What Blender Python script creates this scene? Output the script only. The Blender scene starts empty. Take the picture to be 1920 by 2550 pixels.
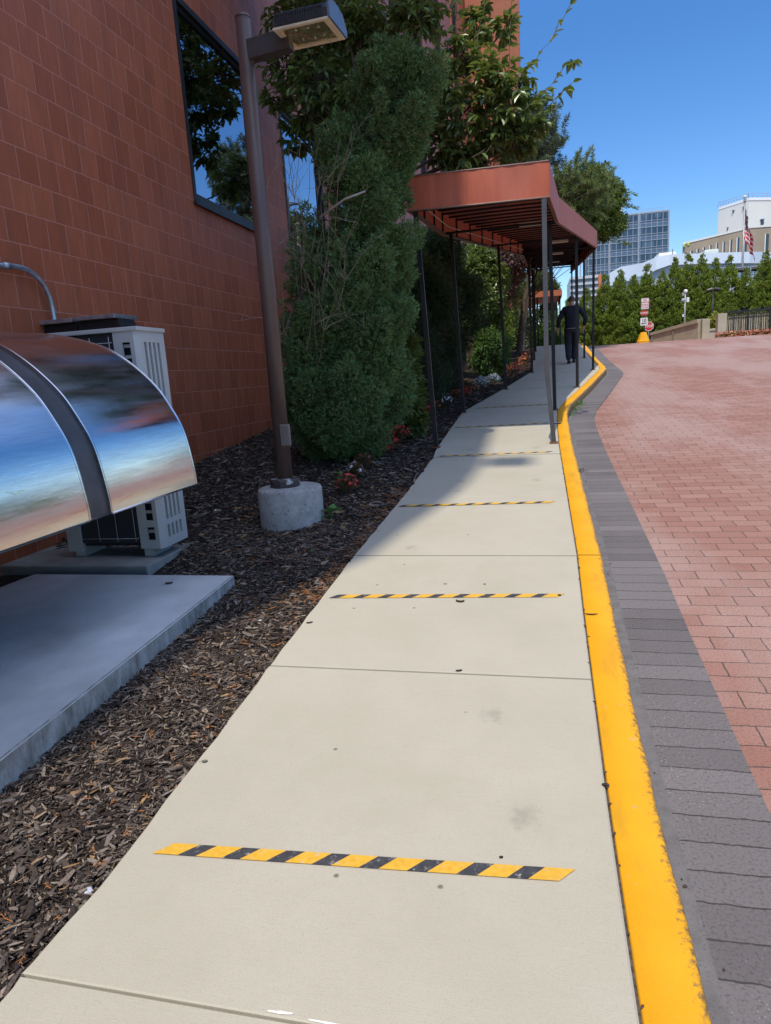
import bpy, bmesh, math, random
import numpy as np
from mathutils import Vector, Matrix
rng = np.random.default_rng(7); random.seed(7)
S = bpy.context.scene; COL = S.collection
R_ = math.radians

# ---------------------------------------------------------------- camera
F, CX, CY, HC = 1680.0, 960.0, 1275.0, 1.40
def _ray(u, v): return np.array([(u-CX)/F, (v-CY)/F, 1.0])
_y = _ray(1337, 911); _y /= np.linalg.norm(_y)
_d = _ray(1480, 9567.4); _d -= _y*(_d@_y); _d /= np.linalg.norm(_d)
RM = np.array([np.cross(_y, -_d), _y, -_d])
def P(u, v, y):
    "photo point (u, v) at the distance y along the street"
    d = RM@_ray(u, v); return np.array([0, 0, HC])+d*(y/d[1])
def PX(u, v, x):
    d = RM@_ray(u, v); return np.array([0, 0, HC])+d*(x/d[0])
K = 1920/1666.0
def PD(u, v, y): return P(u*K, v*K, y)
cam = bpy.data.objects.new('camera', bpy.data.cameras.new('camera')); COL.objects.link(cam)
cam.data.sensor_fit = 'VERTICAL'; cam.data.sensor_height = 24.0; cam.data.lens = F/2550*24
r_, u_, b_ = RM@np.array([1., 0, 0]), RM@np.array([0, -1., 0]), RM@np.array([0, 0, -1.])
M = Matrix([[r_[i], u_[i], b_[i], (0, 0, HC)[i]] for i in range(3)]+[[0, 0, 0, 1]])
cam.matrix_world = M; cam.data.clip_start = .05; cam.data.clip_end = 3000
S.camera = cam

# ---------------------------------------------------------------- light
SUN = Vector((.055, .52, -1)).normalized()
w = bpy.data.worlds.new('World'); S.world = w; w.use_nodes = True
nt = w.node_tree; bg = nt.nodes['Background']
sk = nt.nodes.new('ShaderNodeTexSky'); sk.sky_type = 'NISHITA'; sk.sun_disc = False
sk.sun_elevation = R_(62.1); sk.sun_rotation = R_(186.0); sk.air_density = 1.0; sk.dust_density = .1; sk.ozone_density = 4
sk.altitude = 50
hs = nt.nodes.new('ShaderNodeHueSaturation'); hs.inputs['Saturation'].default_value = 1.24; hs.inputs['Hue'].default_value = .506; hs.inputs['Value'].default_value = 1.0
nt.links.new(sk.outputs[0], hs.inputs['Color']); 
# clear deep sky low down, more light from overhead
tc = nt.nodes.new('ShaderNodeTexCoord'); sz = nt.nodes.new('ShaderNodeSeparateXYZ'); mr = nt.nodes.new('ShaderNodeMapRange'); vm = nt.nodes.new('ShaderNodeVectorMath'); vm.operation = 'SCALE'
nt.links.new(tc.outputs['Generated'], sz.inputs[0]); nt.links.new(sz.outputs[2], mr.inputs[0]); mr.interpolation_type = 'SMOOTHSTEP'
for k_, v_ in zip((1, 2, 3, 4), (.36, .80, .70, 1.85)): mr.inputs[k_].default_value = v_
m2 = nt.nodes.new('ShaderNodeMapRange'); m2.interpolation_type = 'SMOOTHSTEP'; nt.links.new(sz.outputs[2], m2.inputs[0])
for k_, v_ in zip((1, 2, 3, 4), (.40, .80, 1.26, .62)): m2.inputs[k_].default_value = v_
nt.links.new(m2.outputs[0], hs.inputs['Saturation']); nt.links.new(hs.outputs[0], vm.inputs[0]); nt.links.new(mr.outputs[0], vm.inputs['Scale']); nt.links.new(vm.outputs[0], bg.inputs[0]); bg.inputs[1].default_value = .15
sl = bpy.data.lights.new('sun', 'SUN'); sl.energy = 2.25; sl.angle = R_(.5); sl.color = (1, .92, .78)
so = bpy.data.objects.new('sun', sl); COL.objects.link(so); so.rotation_euler = SUN.to_track_quat('-Z', 'Y').to_euler(); so.location = (-10, -15, 30)
S.view_settings.view_transform = 'Standard'; S.view_settings.look = 'None'; S.view_settings.exposure = .76; S.view_settings.gamma = 1
S.cycles.max_bounces = 8; S.cycles.diffuse_bounces = 4; S.cycles.glossy_bounces = 4; S.cycles.transmission_bounces = 4; S.cycles.transparent_max_bounces = 6

# ---------------------------------------------------------------- mesh builder
class MB:
    def __init__(s): s.v = []; s.f = []; s.uv = []; s.n = 0; s.sm = []
    def add(s, verts, faces, uv=None, smooth=False):
        verts = np.asarray(verts, float).reshape(-1, 3); s.v.append(verts)
        by = {}
        if isinstance(faces, np.ndarray): by = {faces.shape[1]: faces}
        else:
            for f in faces: by.setdefault(len(f), []).append(f)
        for k, f in by.items():
            f = np.asarray(f, int)+s.n; s.f.append(f); s.sm.append(np.full(len(f), smooth))
        s.uv.append(np.zeros((len(verts), 2)) if uv is None else np.asarray(uv, float))
        s.n += len(verts); return s
    def box(s, a, b, M=None):
        x0, y0, z0 = a; x1, y1, z1 = b
        v = np.array([(x0,y0,z0),(x1,y0,z0),(x1,y1,z0),(x0,y1,z0),(x0,y0,z1),(x1,y0,z1),(x1,y1,z1),(x0,y1,z1)], float)
        if M is not None: v = np.array([tuple(M@Vector(q)) for q in v])
        return s.add(v, [(0,3,2,1),(4,5,6,7),(0,1,5,4),(1,2,6,5),(2,3,7,6),(3,0,4,7)])
    def bbox(s, a, b, r=.01, M=None):
        "box with chamfered edges"
        bm = bmesh.new(); bmesh.ops.create_cube(bm, size=1)
        a = Vector(a); b = Vector(b)
        for v in bm.verts: v.co = Vector([a[i]+(v.co[i]+.5)*(b[i]-a[i]) for i in range(3)])
        bmesh.ops.bevel(bm, geom=bm.edges[:], offset=r, segments=2, affect='EDGES', profile=.6)
        return s.bm(bm, M)
    def bm(s, bm, M=None, smooth=False):
        bm.verts.index_update()
        v = [tuple(M@q.co) if M is not None else tuple(q.co) for q in bm.verts]
        s.add(v, [tuple(x.index for x in f.verts) for f in bm.faces], smooth=smooth); bm.free(); return s
    def tube(s, pts, rad, n=8, cap=True, smooth=True):
        pts = np.asarray(pts, float); m = len(pts)
        rad = np.broadcast_to(np.asarray(rad, float), (m,))
        t = np.gradient(pts, axis=0); t /= np.linalg.norm(t, axis=1)[:, None]+1e-12
        ref = np.array([0, 0, 1.]) if abs(t[0][2]) < .9 else np.array([1., 0, 0])
        vs = []; a = np.cross(t[0], ref); a /= np.linalg.norm(a)
        ang = np.linspace(0, 2*np.pi, n, endpoint=False)
        for i in range(m):
            a = a-t[i]*(a@t[i]); a /= np.linalg.norm(a)+1e-12; b = np.cross(t[i], a)
            vs.append(pts[i]+rad[i]*(np.cos(ang)[:, None]*a+np.sin(ang)[:, None]*b))
        vs = np.concatenate(vs); f = []
        i0 = np.arange(n); i1 = (i0+1) % n
        q = np.concatenate([np.stack([k*n+i0, k*n+i1, (k+1)*n+i1, (k+1)*n+i0], 1) for k in range(m-1)])
        base = s.n; s.add(vs, q, smooth=smooth)
        if cap:
            s.f.append(np.array([[base+x for x in i0[::-1]]])); s.sm.append(np.array([False]))
            s.f.append(np.array([[base+(m-1)*n+x for x in i0]])); s.sm.append(np.array([False]))
        return s
    def lathe(s, prof, c=(0, 0, 0), n=32, smooth=True, cap=True):
        pts = np.array([(c[0]+r*math.cos(a), c[1]+r*math.sin(a), c[2]+z) for r, z in prof for a in np.linspace(0, 2*np.pi, n, endpoint=False)])
        i0 = np.arange(n); i1 = (i0+1) % n; base = s.n
        q = np.concatenate([np.stack([k*n+i0, k*n+i1, (k+1)*n+i1, (k+1)*n+i0], 1) for k in range(len(prof)-1)])
        s.add(pts, q, smooth=smooth)
        if cap:
            s.f.append(np.array([[base+(len(prof)-1)*n+x for x in i0]])); s.sm.append(np.array([False]))
            s.f.append(np.array([[base+x for x in i0[::-1]]])); s.sm.append(np.array([False]))
        return s
    def prism(s, poly, d, flip=False):
        "closed 3D polygon swept by the vector d"
        p = np.asarray(poly, float); n = len(p); v = np.concatenate([p, p+np.asarray(d, float)])
        f = [tuple(range(n))[::-1], tuple(range(n, 2*n))]+[(i, (i+1) % n, n+(i+1) % n, n+i) for i in range(n)]
        return s.add(v, f)
    def grid(s, X, uv=None, smooth=True):
        "X: (a, b, 3)"
        a, b = X.shape[:2]; i = np.arange(a-1)[:, None]*b+np.arange(b-1)[None]; i = i.ravel()
        return s.add(X.reshape(-1, 3), np.stack([i, i+1, i+b+1, i+b], 1), None if uv is None else uv.reshape(-1, 2), smooth)
    def build(s, name, m=None, parent=None, fixn=False):
        me = bpy.data.meshes.new(name)
        v = np.concatenate(s.v); me.vertices.add(len(v)); me.vertices.foreach_set('co', v.astype(np.float32).ravel())
        lv = np.concatenate([f.ravel() for f in s.f]); tot = np.concatenate([np.full(len(f), f.shape[1]) for f in s.f])
        me.loops.add(len(lv)); me.loops.foreach_set('vertex_index', lv.astype(np.int32))
        me.polygons.add(len(tot)); me.polygons.foreach_set('loop_start', np.concatenate([[0], np.cumsum(tot)[:-1]]).astype(np.int32))
        uvs = np.concatenate(s.uv)
        me.update(calc_edges=True)
        me.polygons.foreach_set('use_smooth', np.concatenate(s.sm).astype(bool))
        if np.any(uvs):
            ul = me.uv_layers.new(name='uv'); ul.data.foreach_set('uv', uvs[lv].astype(np.float32).ravel())
        me.validate(); me.update()
        if fixn:
            bm = bmesh.new(); bm.from_mesh(me); bmesh.ops.recalc_face_normals(bm, faces=bm.faces); bm.to_mesh(me); bm.free()
        if m is not None:
            for x in (m if isinstance(m, (list, tuple)) else [m]): me.materials.append(x)
        o = bpy.data.objects.new(name, me); COL.objects.link(o)
        if parent is not None:
            o.parent = parent; o.matrix_parent_inverse = Matrix.Translation(-parent.location) if parent.type == 'EMPTY' and parent.parent is None else Matrix()
        return o
def tag(o, label=None, cat=None, group=None, kind=None):
    if label: o['label'] = label
    if cat: o['category'] = cat
    if group: o['group'] = group
    if kind: o['kind'] = kind
    return o
def thing(name, label, cat, loc=(0, 0, 0), group=None):
    o = bpy.data.objects.new(name, None); COL.objects.link(o); o.location = [float(q) for q in loc]; o.empty_display_size = .1
    return tag(o, label, cat, group)
def copy_tree(o, loc, parent=None, rz=None, sc=None):
    "a thing, its parts and their sub-parts (mesh data shared)"
    c = o.copy(); COL.objects.link(c)
    if parent is not None: c.parent = parent; c.matrix_parent_inverse = o.matrix_parent_inverse.copy()
    else:
        c.location = [float(q) for q in loc]
        if rz is not None: c.rotation_euler = (0, 0, rz)
        if sc is not None: c.scale = sc
    for ch in list(o.children): copy_tree(ch, None, c)
    return c

# ---------------------------------------------------------------- materials
class NM:
    def __init__(s, name):
        s.m = bpy.data.materials.new(name); s.m.use_nodes = True; s.t = s.m.node_tree
        s.b = s.t.nodes['Principled BSDF']; s.out = s.t.nodes['Material Output']; s._co = None
    def n(s, typ, **kw):
        x = s.t.nodes.new('ShaderNode'+typ)
        for k, v in kw.items():
            if k.startswith('_'): setattr(x, k[1:], v)
            else: s.set(x.inputs[k.replace('__', ' ')], v)
        return x
    def set(s, inp, v):
        if isinstance(v, bpy.types.NodeSocket): s.t.links.new(v, inp)
        elif isinstance(v, bpy.types.Node): s.t.links.new(v.outputs[0], inp)
        else:
            if inp.type == 'RGBA' and len(v) == 3: v = (*v, 1)
            inp.default_value = v
    def co(s, which='Object', scale=None, rot=None):
        c = s.n('TexCoord').outputs[which]
        if scale is None and rot is None: return c
        mp = s.n('Mapping', Vector=c)
        if scale is not None: mp.inputs['Scale'].default_value = scale if hasattr(scale, '__len__') else (scale,)*3
        if rot is not None: mp.inputs['Rotation'].default_value = rot
        return mp.outputs[0]
    def noise(s, scale, detail=4, rough=.55, co=None, dist=0):
        return s.n('TexNoise', Vector=co if co is not None else s.co(), Scale=scale, Detail=detail, Roughness=rough, Distortion=dist).outputs[0]
    def ramp(s, fac, stops, interp='LINEAR'):
        r = s.n('ValToRGB', Fac=fac); e = r.color_ramp; e.interpolation = interp
        while len(e.elements) < len(stops): e.elements.new(.5)
        for x, (p, c) in zip(e.elements, stops):
            x.position = p; x.color = (*c, 1) if hasattr(c, '__len__') else (c, c, c, 1)
        return r.outputs[0]
    def mix(s, fac, a, b, mode='MIX'):
        x = s.t.nodes.new('ShaderNodeMix'); x.data_type = 'RGBA'; x.blend_type = mode
        s.set(x.inputs[0], fac); s.set(x.inputs[6], a); s.set(x.inputs[7], b); return x.outputs[2]
    def math(s, op, a, b=None, c=None):
        x = s.n('Math', _operation=op); s.set(x.inputs[0], a)
        if b is not None: s.set(x.inputs[1], b)
        if c is not None: s.set(x.inputs[2], c)
        return x.outputs[0]
    def bump(s, h, strength=.3, dist=.01, normal=None):
        b = s.n('Bump', Height=h, Strength=strength, Distance=dist)
        if normal is not None: s.t.links.new(normal, b.inputs['Normal'])
        return b.outputs[0]
    def p(s, **kw):
        for k, v in kw.items():
            k = {'col': 'Base Color', 'rough': 'Roughness', 'metal': 'Metallic', 'spec': 'Specular IOR Level', 'nor': 'Normal', 'coat': 'Coat Weight', 'alpha': 'Alpha'}.get(k, k)
            s.set(s.b.inputs[k], v)
        return s
    def island(s): return s.n('NewGeometry').outputs['Random Per Island']
def simple(name, col, rough=.5, metal=0, var=.15, scale=8, bump=.0, bscale=60, spec=.5, bd=.003):
    m = NM(name); c = m.noise(scale, 5); lo = tuple(x*(1-var) for x in col); hi = tuple(min(1, x*(1+var)) for x in col)
    m.p(col=m.ramp(c, [(.3, lo), (.7, hi)]), rough=m.ramp(m.noise(scale*2.3), [(.3, max(0, rough-.06)), (.7, min(1, rough+.08))]), metal=metal, spec=spec)
    if bump: m.p(nor=m.bump(m.noise(bscale, 4), bump, bd))
    return m.m
def leafmat(name, cols, rough=.45, trans=.25, spec=.4, big=1.2, cl=None):
    "foliage: random tone per leaf, slow drift through the crown, a little light through the leaf"
    m = NM(name); r = m.island(); n = len(cols)
    c = m.ramp(r, [(i/(n-1), x) for i, x in enumerate(cols)])
    d = m.noise(big, 2); c = m.mix(m.ramp(d, [(.35, 0.0), (.65, .55)]), c, tuple(q*1.25 for q in cols[-1]) if cl is None else cl)
    m.p(col=c, rough=rough, spec=spec)
    t = m.n('BsdfTranslucent', Color=m.mix(.5, c, (.35, .42, .05)))
    x = m.n('MixShader'); x.inputs[0].default_value = trans
    m.t.links.new(m.b.outputs[0], x.inputs[1]); m.t.links.new(t.outputs[0], x.inputs[2]); m.t.links.new(x.outputs[0], m.out.inputs[0])
    return m.m

# ---------------------------------------------------------------- terrain profile
def sp(x, w): return w*np.logaddexp(0, np.asarray(x, float)/w)
def g(y): return .083*(sp(y-2.08, .15)-sp(y-28.5, .6))           # walkway level: flat, then a 1:12 ramp, then the crest
def lerp(poly, y): p = np.array(poly); return np.interp(y, p[:, 1], p[:, 0])
LEFT = [(-1.275, -6), (-1.272, 1.2), (-1.262, 1.70), (-1.286, 1.75), (-1.284, 2.8), (-1.26, 4.37), (-1.2, 5.9), (-1.17, 7.6), (-1.2, 8.05), (-1.19, 11.0), (-.66, 14.0), (-.15, 17.2), (-.1, 21), (-.05, 29), (-.05, 40)]
KIN = [(.19, -6), (.197, 1.4), (.204, 2.2), (.22, 3.57), (.235, 4.4), (.236, 8.05), (.262, 9.9), (.292, 10.65), (.40, 11.5), (.871, 13.87), (1.44, 16.95), (1.475, 17.6), (1.49, 20.5), (1.6, 25), (1.65, 29), (1.65, 40)]
def zm(x, y):
    "mulch level"
    x = np.asarray(x, float); y = np.asarray(y, float)
    low = .02+.015*sp(y-2, .3)+.15*sp(y-4.2, .3)
    low = np.minimum(low, g(y)+.07)
    t = np.clip((x+1.95)/.6, 0, 1); t = t*t*(3-2*t)
    return low*(1-t)+(g(y)-.025)*t
# ================================================================ THE SETTING
def asphalt(): return simple('soil', (.12, .10, .08), .9, var=.4, scale=.5)
ys = np.concatenate([[-40, -15, -6], np.arange(-4, 34, 1.0), [36, 40, 46, 55, 70, 100, 160, 260, 420, 700, 1200]])
xs = np.concatenate([[-500, -200, -60, -20, -8], np.arange(-6, 14, 2.0), [16, 22, 32, 50, 80, 150, 300, 600]])
Y, X = np.meshgrid(ys, xs, indexing='ij')
b = MB(); b.grid(np.stack([X, Y, g(Y)-.34-.004*np.maximum(Y-60, 0)*0], -1)); tag(b.build('ground', asphalt()), kind='structure')
# grassy bank on the far side of the road, outside the frame: the polished hood mirrors it
m = NM('bank_grass'); m.p(col=m.ramp(m.noise(3, 6, .7), [(.3, (.035, .055, .02)), (.7, (.09, .12, .05))]), rough=.95, nor=m.bump(m.noise(14, 5, .7), .8, .1))
bx = np.array([11.5, 12, 13, 14.5, 16, 18, 22, 40]); bz = np.array([-.3, .05, .7, 1.7, 2.3, 2.6, 2.7, 2.7]); by = np.arange(-30, 27, 1.0); Y, X = np.meshgrid(by, bx, indexing='ij')
b = MB(); b.grid(np.stack([X+.4*np.sin(Y*.4), Y, g(Y)-.14+np.broadcast_to(bz, Y.shape)*(1+.12*np.sin(Y*.7+X))*np.clip((27-Y)/8, 0, 1)-.05], -1)); tag(b.build('grass_bank', m.m), kind='structure')

# --- mulch bed: a soil sheet and its bark chips
m = NM('mulch_soil'); c = m.ramp(m.noise(60, 6, .7), [(.3, (.018, .013, .010)), (.6, (.05, .035, .026)), (.8, (.10, .07, .05))])
m.p(col=c, rough=.95, spec=.15, nor=m.bump(m.noise(90, 5, .7), .8, .02)); SOIL = m.m
yy = np.concatenate([np.arange(-3, 13, .12), np.arange(13, 34, .5)]); tt = np.linspace(0, 1, 36)
G = np.zeros((len(yy), len(tt), 3))
for i, y in enumerate(yy):
    x1 = lerp(LEFT, y)+.03; x = -4.3+(x1+4.3)*tt; G[i, :, 0] = x; G[i, :, 1] = y
    G[i, :, 2] = zm(x, y)+.012*np.sin(x*7+y*3)*np.sin(y*5.3-x*2)*(1-tt**8)-.02*(tt > .97)
b = MB(); b.grid(G); tag(b.build('mulch_bed', SOIL), kind='structure')
def chips(n, x0, x1, y0, y1, lmin, lmax, dens_edge=True):
    y = rng.uniform(y0, y1, n); xr = np.array([lerp(LEFT, q) for q in y])+.004
    x = x0+(np.minimum(x1, xr)-x0)*rng.uniform(0, 1, n)
    L = rng.uniform(lmin, lmax, n)*rng.choice([.45, .7, 1, 1.5], n, p=[.35, .3, .25, .1]); Wd = L*rng.uniform(.1, .34, n); T = Wd*rng.uniform(.2, .5, n)
    a = rng.uniform(0, np.pi, n); til = rng.normal(0, .22, n); rol = rng.normal(0, .5, n)
    d = np.stack([np.cos(a)*np.cos(til), np.sin(a)*np.cos(til), np.sin(til)], 1)
    s = np.stack([-np.sin(a)*np.cos(rol), np.cos(a)*np.cos(rol), np.sin(rol)], 1); u = np.cross(d, s)
    c = np.stack([x, y, zm(x, y)+rng.uniform(.001, .022, n)], 1)
    # 8 corners with taper and a bend in the middle: 12 verts
    V = []
    for e, (tl, wl, bl) in enumerate([(-.5, .6, 0), (0, 1, 1), (.5, .5, 0)]):
        bend = (bl*rng.normal(0, .06, n)*L)
        for (sy, sz) in ((-1, -1), (1, -1), (1, 1), (-1, 1)):
            j = rng.uniform(.7, 1.3, n)
            V.append(c+d*(tl*L)[:, None]+s*((sy*.5*wl)*Wd*j+bend)[:, None]+u*(sz*.5*T*wl)[:, None])
    V = np.stack(V, 1)
    Fq = np.array([(0,1,5,4),(1,2,6,5),(2,3,7,6),(3,0,4,7),(4,5,9,8),(5,6,10,9),(6,7,11,10),(7,4,8,11),(0,3,2,1),(8,9,10,11)])
    return V.reshape(-1, 3), (np.arange(n)[:, None, None]*12+Fq[None]).reshape(-1, 4)
m = NM('bark_chips'); r = m.island()
c = m.ramp(r, [(0, (.028, .021, .018)), (.35, (.065, .049, .039)), (.6, (.115, .088, .070)), (.8, (.19, .15, .12)), (.95, (.32, .26, .20)), (.985, (.30, .17, .08)), (1, (.42, .26, .12))])
c = m.mix(.5, c, m.ramp(m.noise(1, 4, .6, m.co('Object', (40, 160, 90))), [(.3, .25), (.7, 1.3)]), 'MULTIPLY')
m.p(col=c, rough=.95, spec=.08, nor=m.bump(m.noise(1, 3, .6, m.co('Object', (60, 240, 160))), .5, .004)); CHIP = m.m
b = MB()
for a in [(30000, -2.3, 9, .9, 3.0, .014, .046), (27000, -2.7, 9, 2.8, 5.2, .017, .052), (23000, -4, 9, 4.6, 8.2, .026, .07), (8000, -4, 9, 8, 14, .04, .09), (2500, -4, 9, 12, 26, .05, .1)]:
    b.add(*chips(*a))
tag(b.build('mulch', CHIP), kind='stuff')
# dropped juniper sprigs, rust coloured, along the walkway edge and by the footing
b = MB()
for i in range(760):
    y = rng.uniform(1.1, 6.5) if i < 200 else rng.uniform(3.6, 6.3) if i < 620 else rng.uniform(4.4, 5.6); xr = lerp(LEFT, y)
    x = xr-abs(rng.normal(0, .35 if i % 3 else .06))-.01 if i < 620 else rng.uniform(-2.6, -1.7)
    if x < -2.2 and y < 4.2: continue
    z = zm(x, y)+.016; a = rng.uniform(0, 6.28); L = rng.uniform(.02, .055); p = np.array([x, y, z]); d = np.array([math.cos(a), math.sin(a), rng.uniform(-.05, .25)])
    nn = np.array([-d[1], d[0], 0]); b.tube([p, p+d*L*.5+nn*L*.1, p+d*L], [.0016, .0013, .0006], 4, cap=False)
    for k in range(4):
        q = p+d*L*(.25+.2*k); sd = 1 if k % 2 else -1; b.tube([q, q+(d*.6+nn*sd*.7)*L*.35], [.0014, .0006], 3, cap=False)
tag(b.build('needle_litter', simple('rust_needles', (.42, .16, .045), .8, var=.4, scale=15)), kind='stuff')

# --- walkway: cast concrete slabs between joints
m = NM('concrete_walk'); co = m.co()
c = m.ramp(m.noise(2.2, 5, .6), [(.3, (.425, .39, .295)), (.7, (.485, .445, .35))])
c = m.mix(m.ramp(m.noise(230, 3, .6), [(.34, .45), (.46, 0)]), c, (.33, .30, .24))                      # fine sand specks
v = m.n('TexVoronoi', _voronoi_dimensions='2D', Vector=co, Scale=3.1); v2 = m.n('TexVoronoi', _voronoi_dimensions='2D', Vector=m.co('Object', (1, .8, 1)), Scale=1.6)
st = m.math('MULTIPLY', m.ramp(m.math('ADD', v2.outputs[0], m.math('MULTIPLY', m.math('SUBTRACT', m.noise(18, 5, .7), .5), .30)), [(.0, 1), (.09, 0)]), m.ramp(m.n('SeparateColor', Color=v2.outputs[1]).outputs[0], [(.47, 0), (.52, .42)]))
c = m.mix(st, c, (.22, .205, .17))                                                                     # grease blots
gum = m.math('MULTIPLY', m.ramp(v.outputs[0], [(.018, 1), (.03, 0)]), m.ramp(m.n('SeparateColor', Color=v.outputs[1]).outputs[1], [(.8, 0), (.85, .8)]))
c = m.mix(gum, c, (.10, .09, .075))
pit = m.n('TexVoronoi', _voronoi_dimensions='2D', Vector=m.co('Object', (1, .55, 1)), Scale=42)
pm = m.math('MULTIPLY', m.ramp(pit.outputs[0], [(.06, 1), (.12, 0)]), m.ramp(m.noise(1.7, 2), [(.5, 0), (.65, .28)]))
c = m.mix(pm, c, (.30, .27, .22))
br_ = m.noise(1, 3, .6, m.co('Object', (9, 420, 9)))
c = m.mix(m.ramp(m.noise(.55, 5, .6), [(.42, 0), (.68, .28)]), c, (.36, .33, .26)); c = m.mix(m.ramp(br_, [(.3, .10), (.55, 0)]), c, (.25, .23, .18))
m.p(col=c, rough=.88, spec=.2, nor=m.bump(m.math('ADD', br_, m.math('SUBTRACT', m.noise(300, 3, .6), pm)), .3, .003)); WALK = m.m
JOINTS = [-3, -.6, 1.16, 2.83, 4.36, 5.84, 7.55, 8.95, 10.5, 12.1, 13.75, 15.2, 16.8, 18.4, 20, 21.6, 23.2, 24.8, 26.4, 28, 29.6, 32, 40]
b = MB()
for y0, y1 in zip(JOINTS[:-1], JOINTS[1:]):
    dz = rng.uniform(-.002, .002); jg = lambda q: .0028 if q < 2 else {4.36: .013, 7.55: .016, 10.5: .02, 13.75: .02}.get(q, .0055); a0, a1 = y0+jg(y0), y1-jg(y1)
    n = max(4, int((y1-y0)/.12)); rows = np.concatenate([[a0, a0, a0+.004], np.linspace(a0+.03, a1-.03, n), [a1-.004, a1, a1]])
    dz_r = np.zeros(len(rows)); dz_r[[0, -1]] = -.12; dz_r[[1, -2]] = -.003
    cols = np.concatenate([[0, 0, .004], np.linspace(.02, .98, 7), [.996, 1, 1]]); dc = np.zeros(13); dc[[0, -1]] = -.12; dc[[1, -2]] = -.005
    Gd = np.zeros((len(rows), 13, 3))
    for i, y in enumerate(rows):
        j = .003*math.sin(y*31)+.002*math.sin(y*73+1)
        xl, xr = lerp(LEFT, y)+j, lerp(KIN, y)-.004
        Gd[i, :, 0] = xl+(xr-xl)*cols; Gd[i, :, 1] = y+(.02 if False else 0); Gd[i, :, 2] = g(y)+dz+np.minimum(dc, dz_r[i])
    b.grid(Gd, smooth=False)
# the tilt of the joint lines
for q in b.v: q[:, 1] -= .012*(q[:, 0]+.5)
tag(b.build('sidewalk', WALK), kind='structure')
m = NM('joint_fill'); m.p(col=m.ramp(m.noise(60, 4), [(.3, (.03, .026, .02)), (.7, (.12, .10, .075))]), rough=.95)
b = MB(); Gd = []
for y in np.arange(-5.8, 34, .25): Gd.append([(lerp(LEFT, y)+.01, y, g(y)-.012), (lerp(KIN, y)+.03, y, g(y)-.012)])
b.grid(np.array(Gd)); tag(b.build('joint_bedding', m.m), kind='structure')
# white chalky patching along the nearest joint
b = MB()
for (xa, xb, off, wd) in [(-.62, -.56, .012, .008), (-.52, -.4, .004, .007), (-.6, -.22, -.035, .011), (-.22, .05, -.012, .012), (-.1, .15, -.045, .013)]:
    n = 26; X = np.linspace(xa, xb, n); t = np.sin(np.linspace(0, math.pi, n))**.5
    c = 1.16-.012*(X+.5)+off+.0025*np.sin(X*23+off*90); h = wd*.5*t*np.convolve(rng.uniform(.3, 1.3, n+4), np.ones(5)/5, 'valid')+.0005
    Gd = np.stack([np.stack([X, c-h, np.full(n, .0035)], 1), np.stack([X, c, np.full(n, .006)], 1), np.stack([X, c+h, np.full(n, .0035)], 1)])
    b.grid(Gd)
tag(b.build('joint_patch', simple('white_filler', (.82, .80, .76), .8, var=.08, scale=60)), kind='structure')

# --- kerb painted yellow
m = NM('yellow_paint'); c = m.ramp(m.noise(3, 4), [(.3, (.72, .33, .006)), (.7, (.80, .39, .010))])
uvx = m.n('SeparateXYZ', Vector=m.n('TexCoord').outputs['UV'])
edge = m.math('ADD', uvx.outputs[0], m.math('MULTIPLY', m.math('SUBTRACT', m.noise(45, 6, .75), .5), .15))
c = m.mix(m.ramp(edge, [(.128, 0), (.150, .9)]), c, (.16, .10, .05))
c = m.mix(m.ramp(m.noise(140, 5, .7), [(.62, 0), (.70, .55)]), c, (.35, .2, .04))
c = m.mix(m.ramp(m.noise(1, 5, .7, m.co('Object', (7, 1.6, 7))), [(.55, 0), (.72, .42)]), c, (.36, .20, .03)); c = m.mix(m.ramp(m.noise(24, 5, .7), [(.66, 0), (.70, .7)]), c, (.42, .36, .26))
m.p(col=c, rough=.62, spec=.3, nor=m.bump(m.noise(220, 4, .65), .4, .003)); YEL = m.m
def polyline(pts):
    p = np.array(pts)[:, ::1]; return np.stack([p[:, 0], p[:, 1]], 1)
def offset(p, d):
    t = np.gradient(p, axis=0); t /= np.linalg.norm(t, axis=1)[:, None]; return p+np.stack([t[:, 1], -t[:, 0]], 1)*d
kp = []
ky = np.concatenate([np.arange(-6, 4.36, .15), [4.357], [4.367], np.arange(4.5, 11, .15), np.arange(11, 19, .2), np.arange(19, 34, .5)])
kin = np.stack([[lerp(KIN, y)+.004 for y in ky], ky], 1)
def strip(d0, d1=None): return offset(kin, d0)
prof = [(.0, -.2), (.0, -.004), (.004, 0), (.128, 0), (.141, -.005), (.147, -.018), (.151, -.08), (.153, -.24)]
def sweep(mask):
    bb = MB(); Gd = np.zeros((mask.sum(), len(prof), 3)); uv = np.zeros((mask.sum(), len(prof), 2))
    for j, (d, z) in enumerate(prof):
        o = offset(kin, d+.0)[mask]; wv = .0025*np.sin(o[:, 1]*9)+.002*np.sin(o[:, 1]*23)
        Gd[:, j, 0] = o[:, 0]+(wv if j > 2 else 0); Gd[:, j, 1] = o[:, 1]; Gd[:, j, 2] = g(kin[mask][:, 1])+z+.001; uv[:, j, 0] = d+(.04 if z < -.03 else 0); uv[:, j, 1] = o[:, 1]
    bb.grid(Gd, uv); return bb
b = sweep(ky < 4.36); c2 = sweep(ky > 4.36)
for q in range(len(c2.v)): b.add(c2.v[q], c2.f[q], c2.uv[q], True)
tag(b.build('kerb', YEL), kind='structure')

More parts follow.
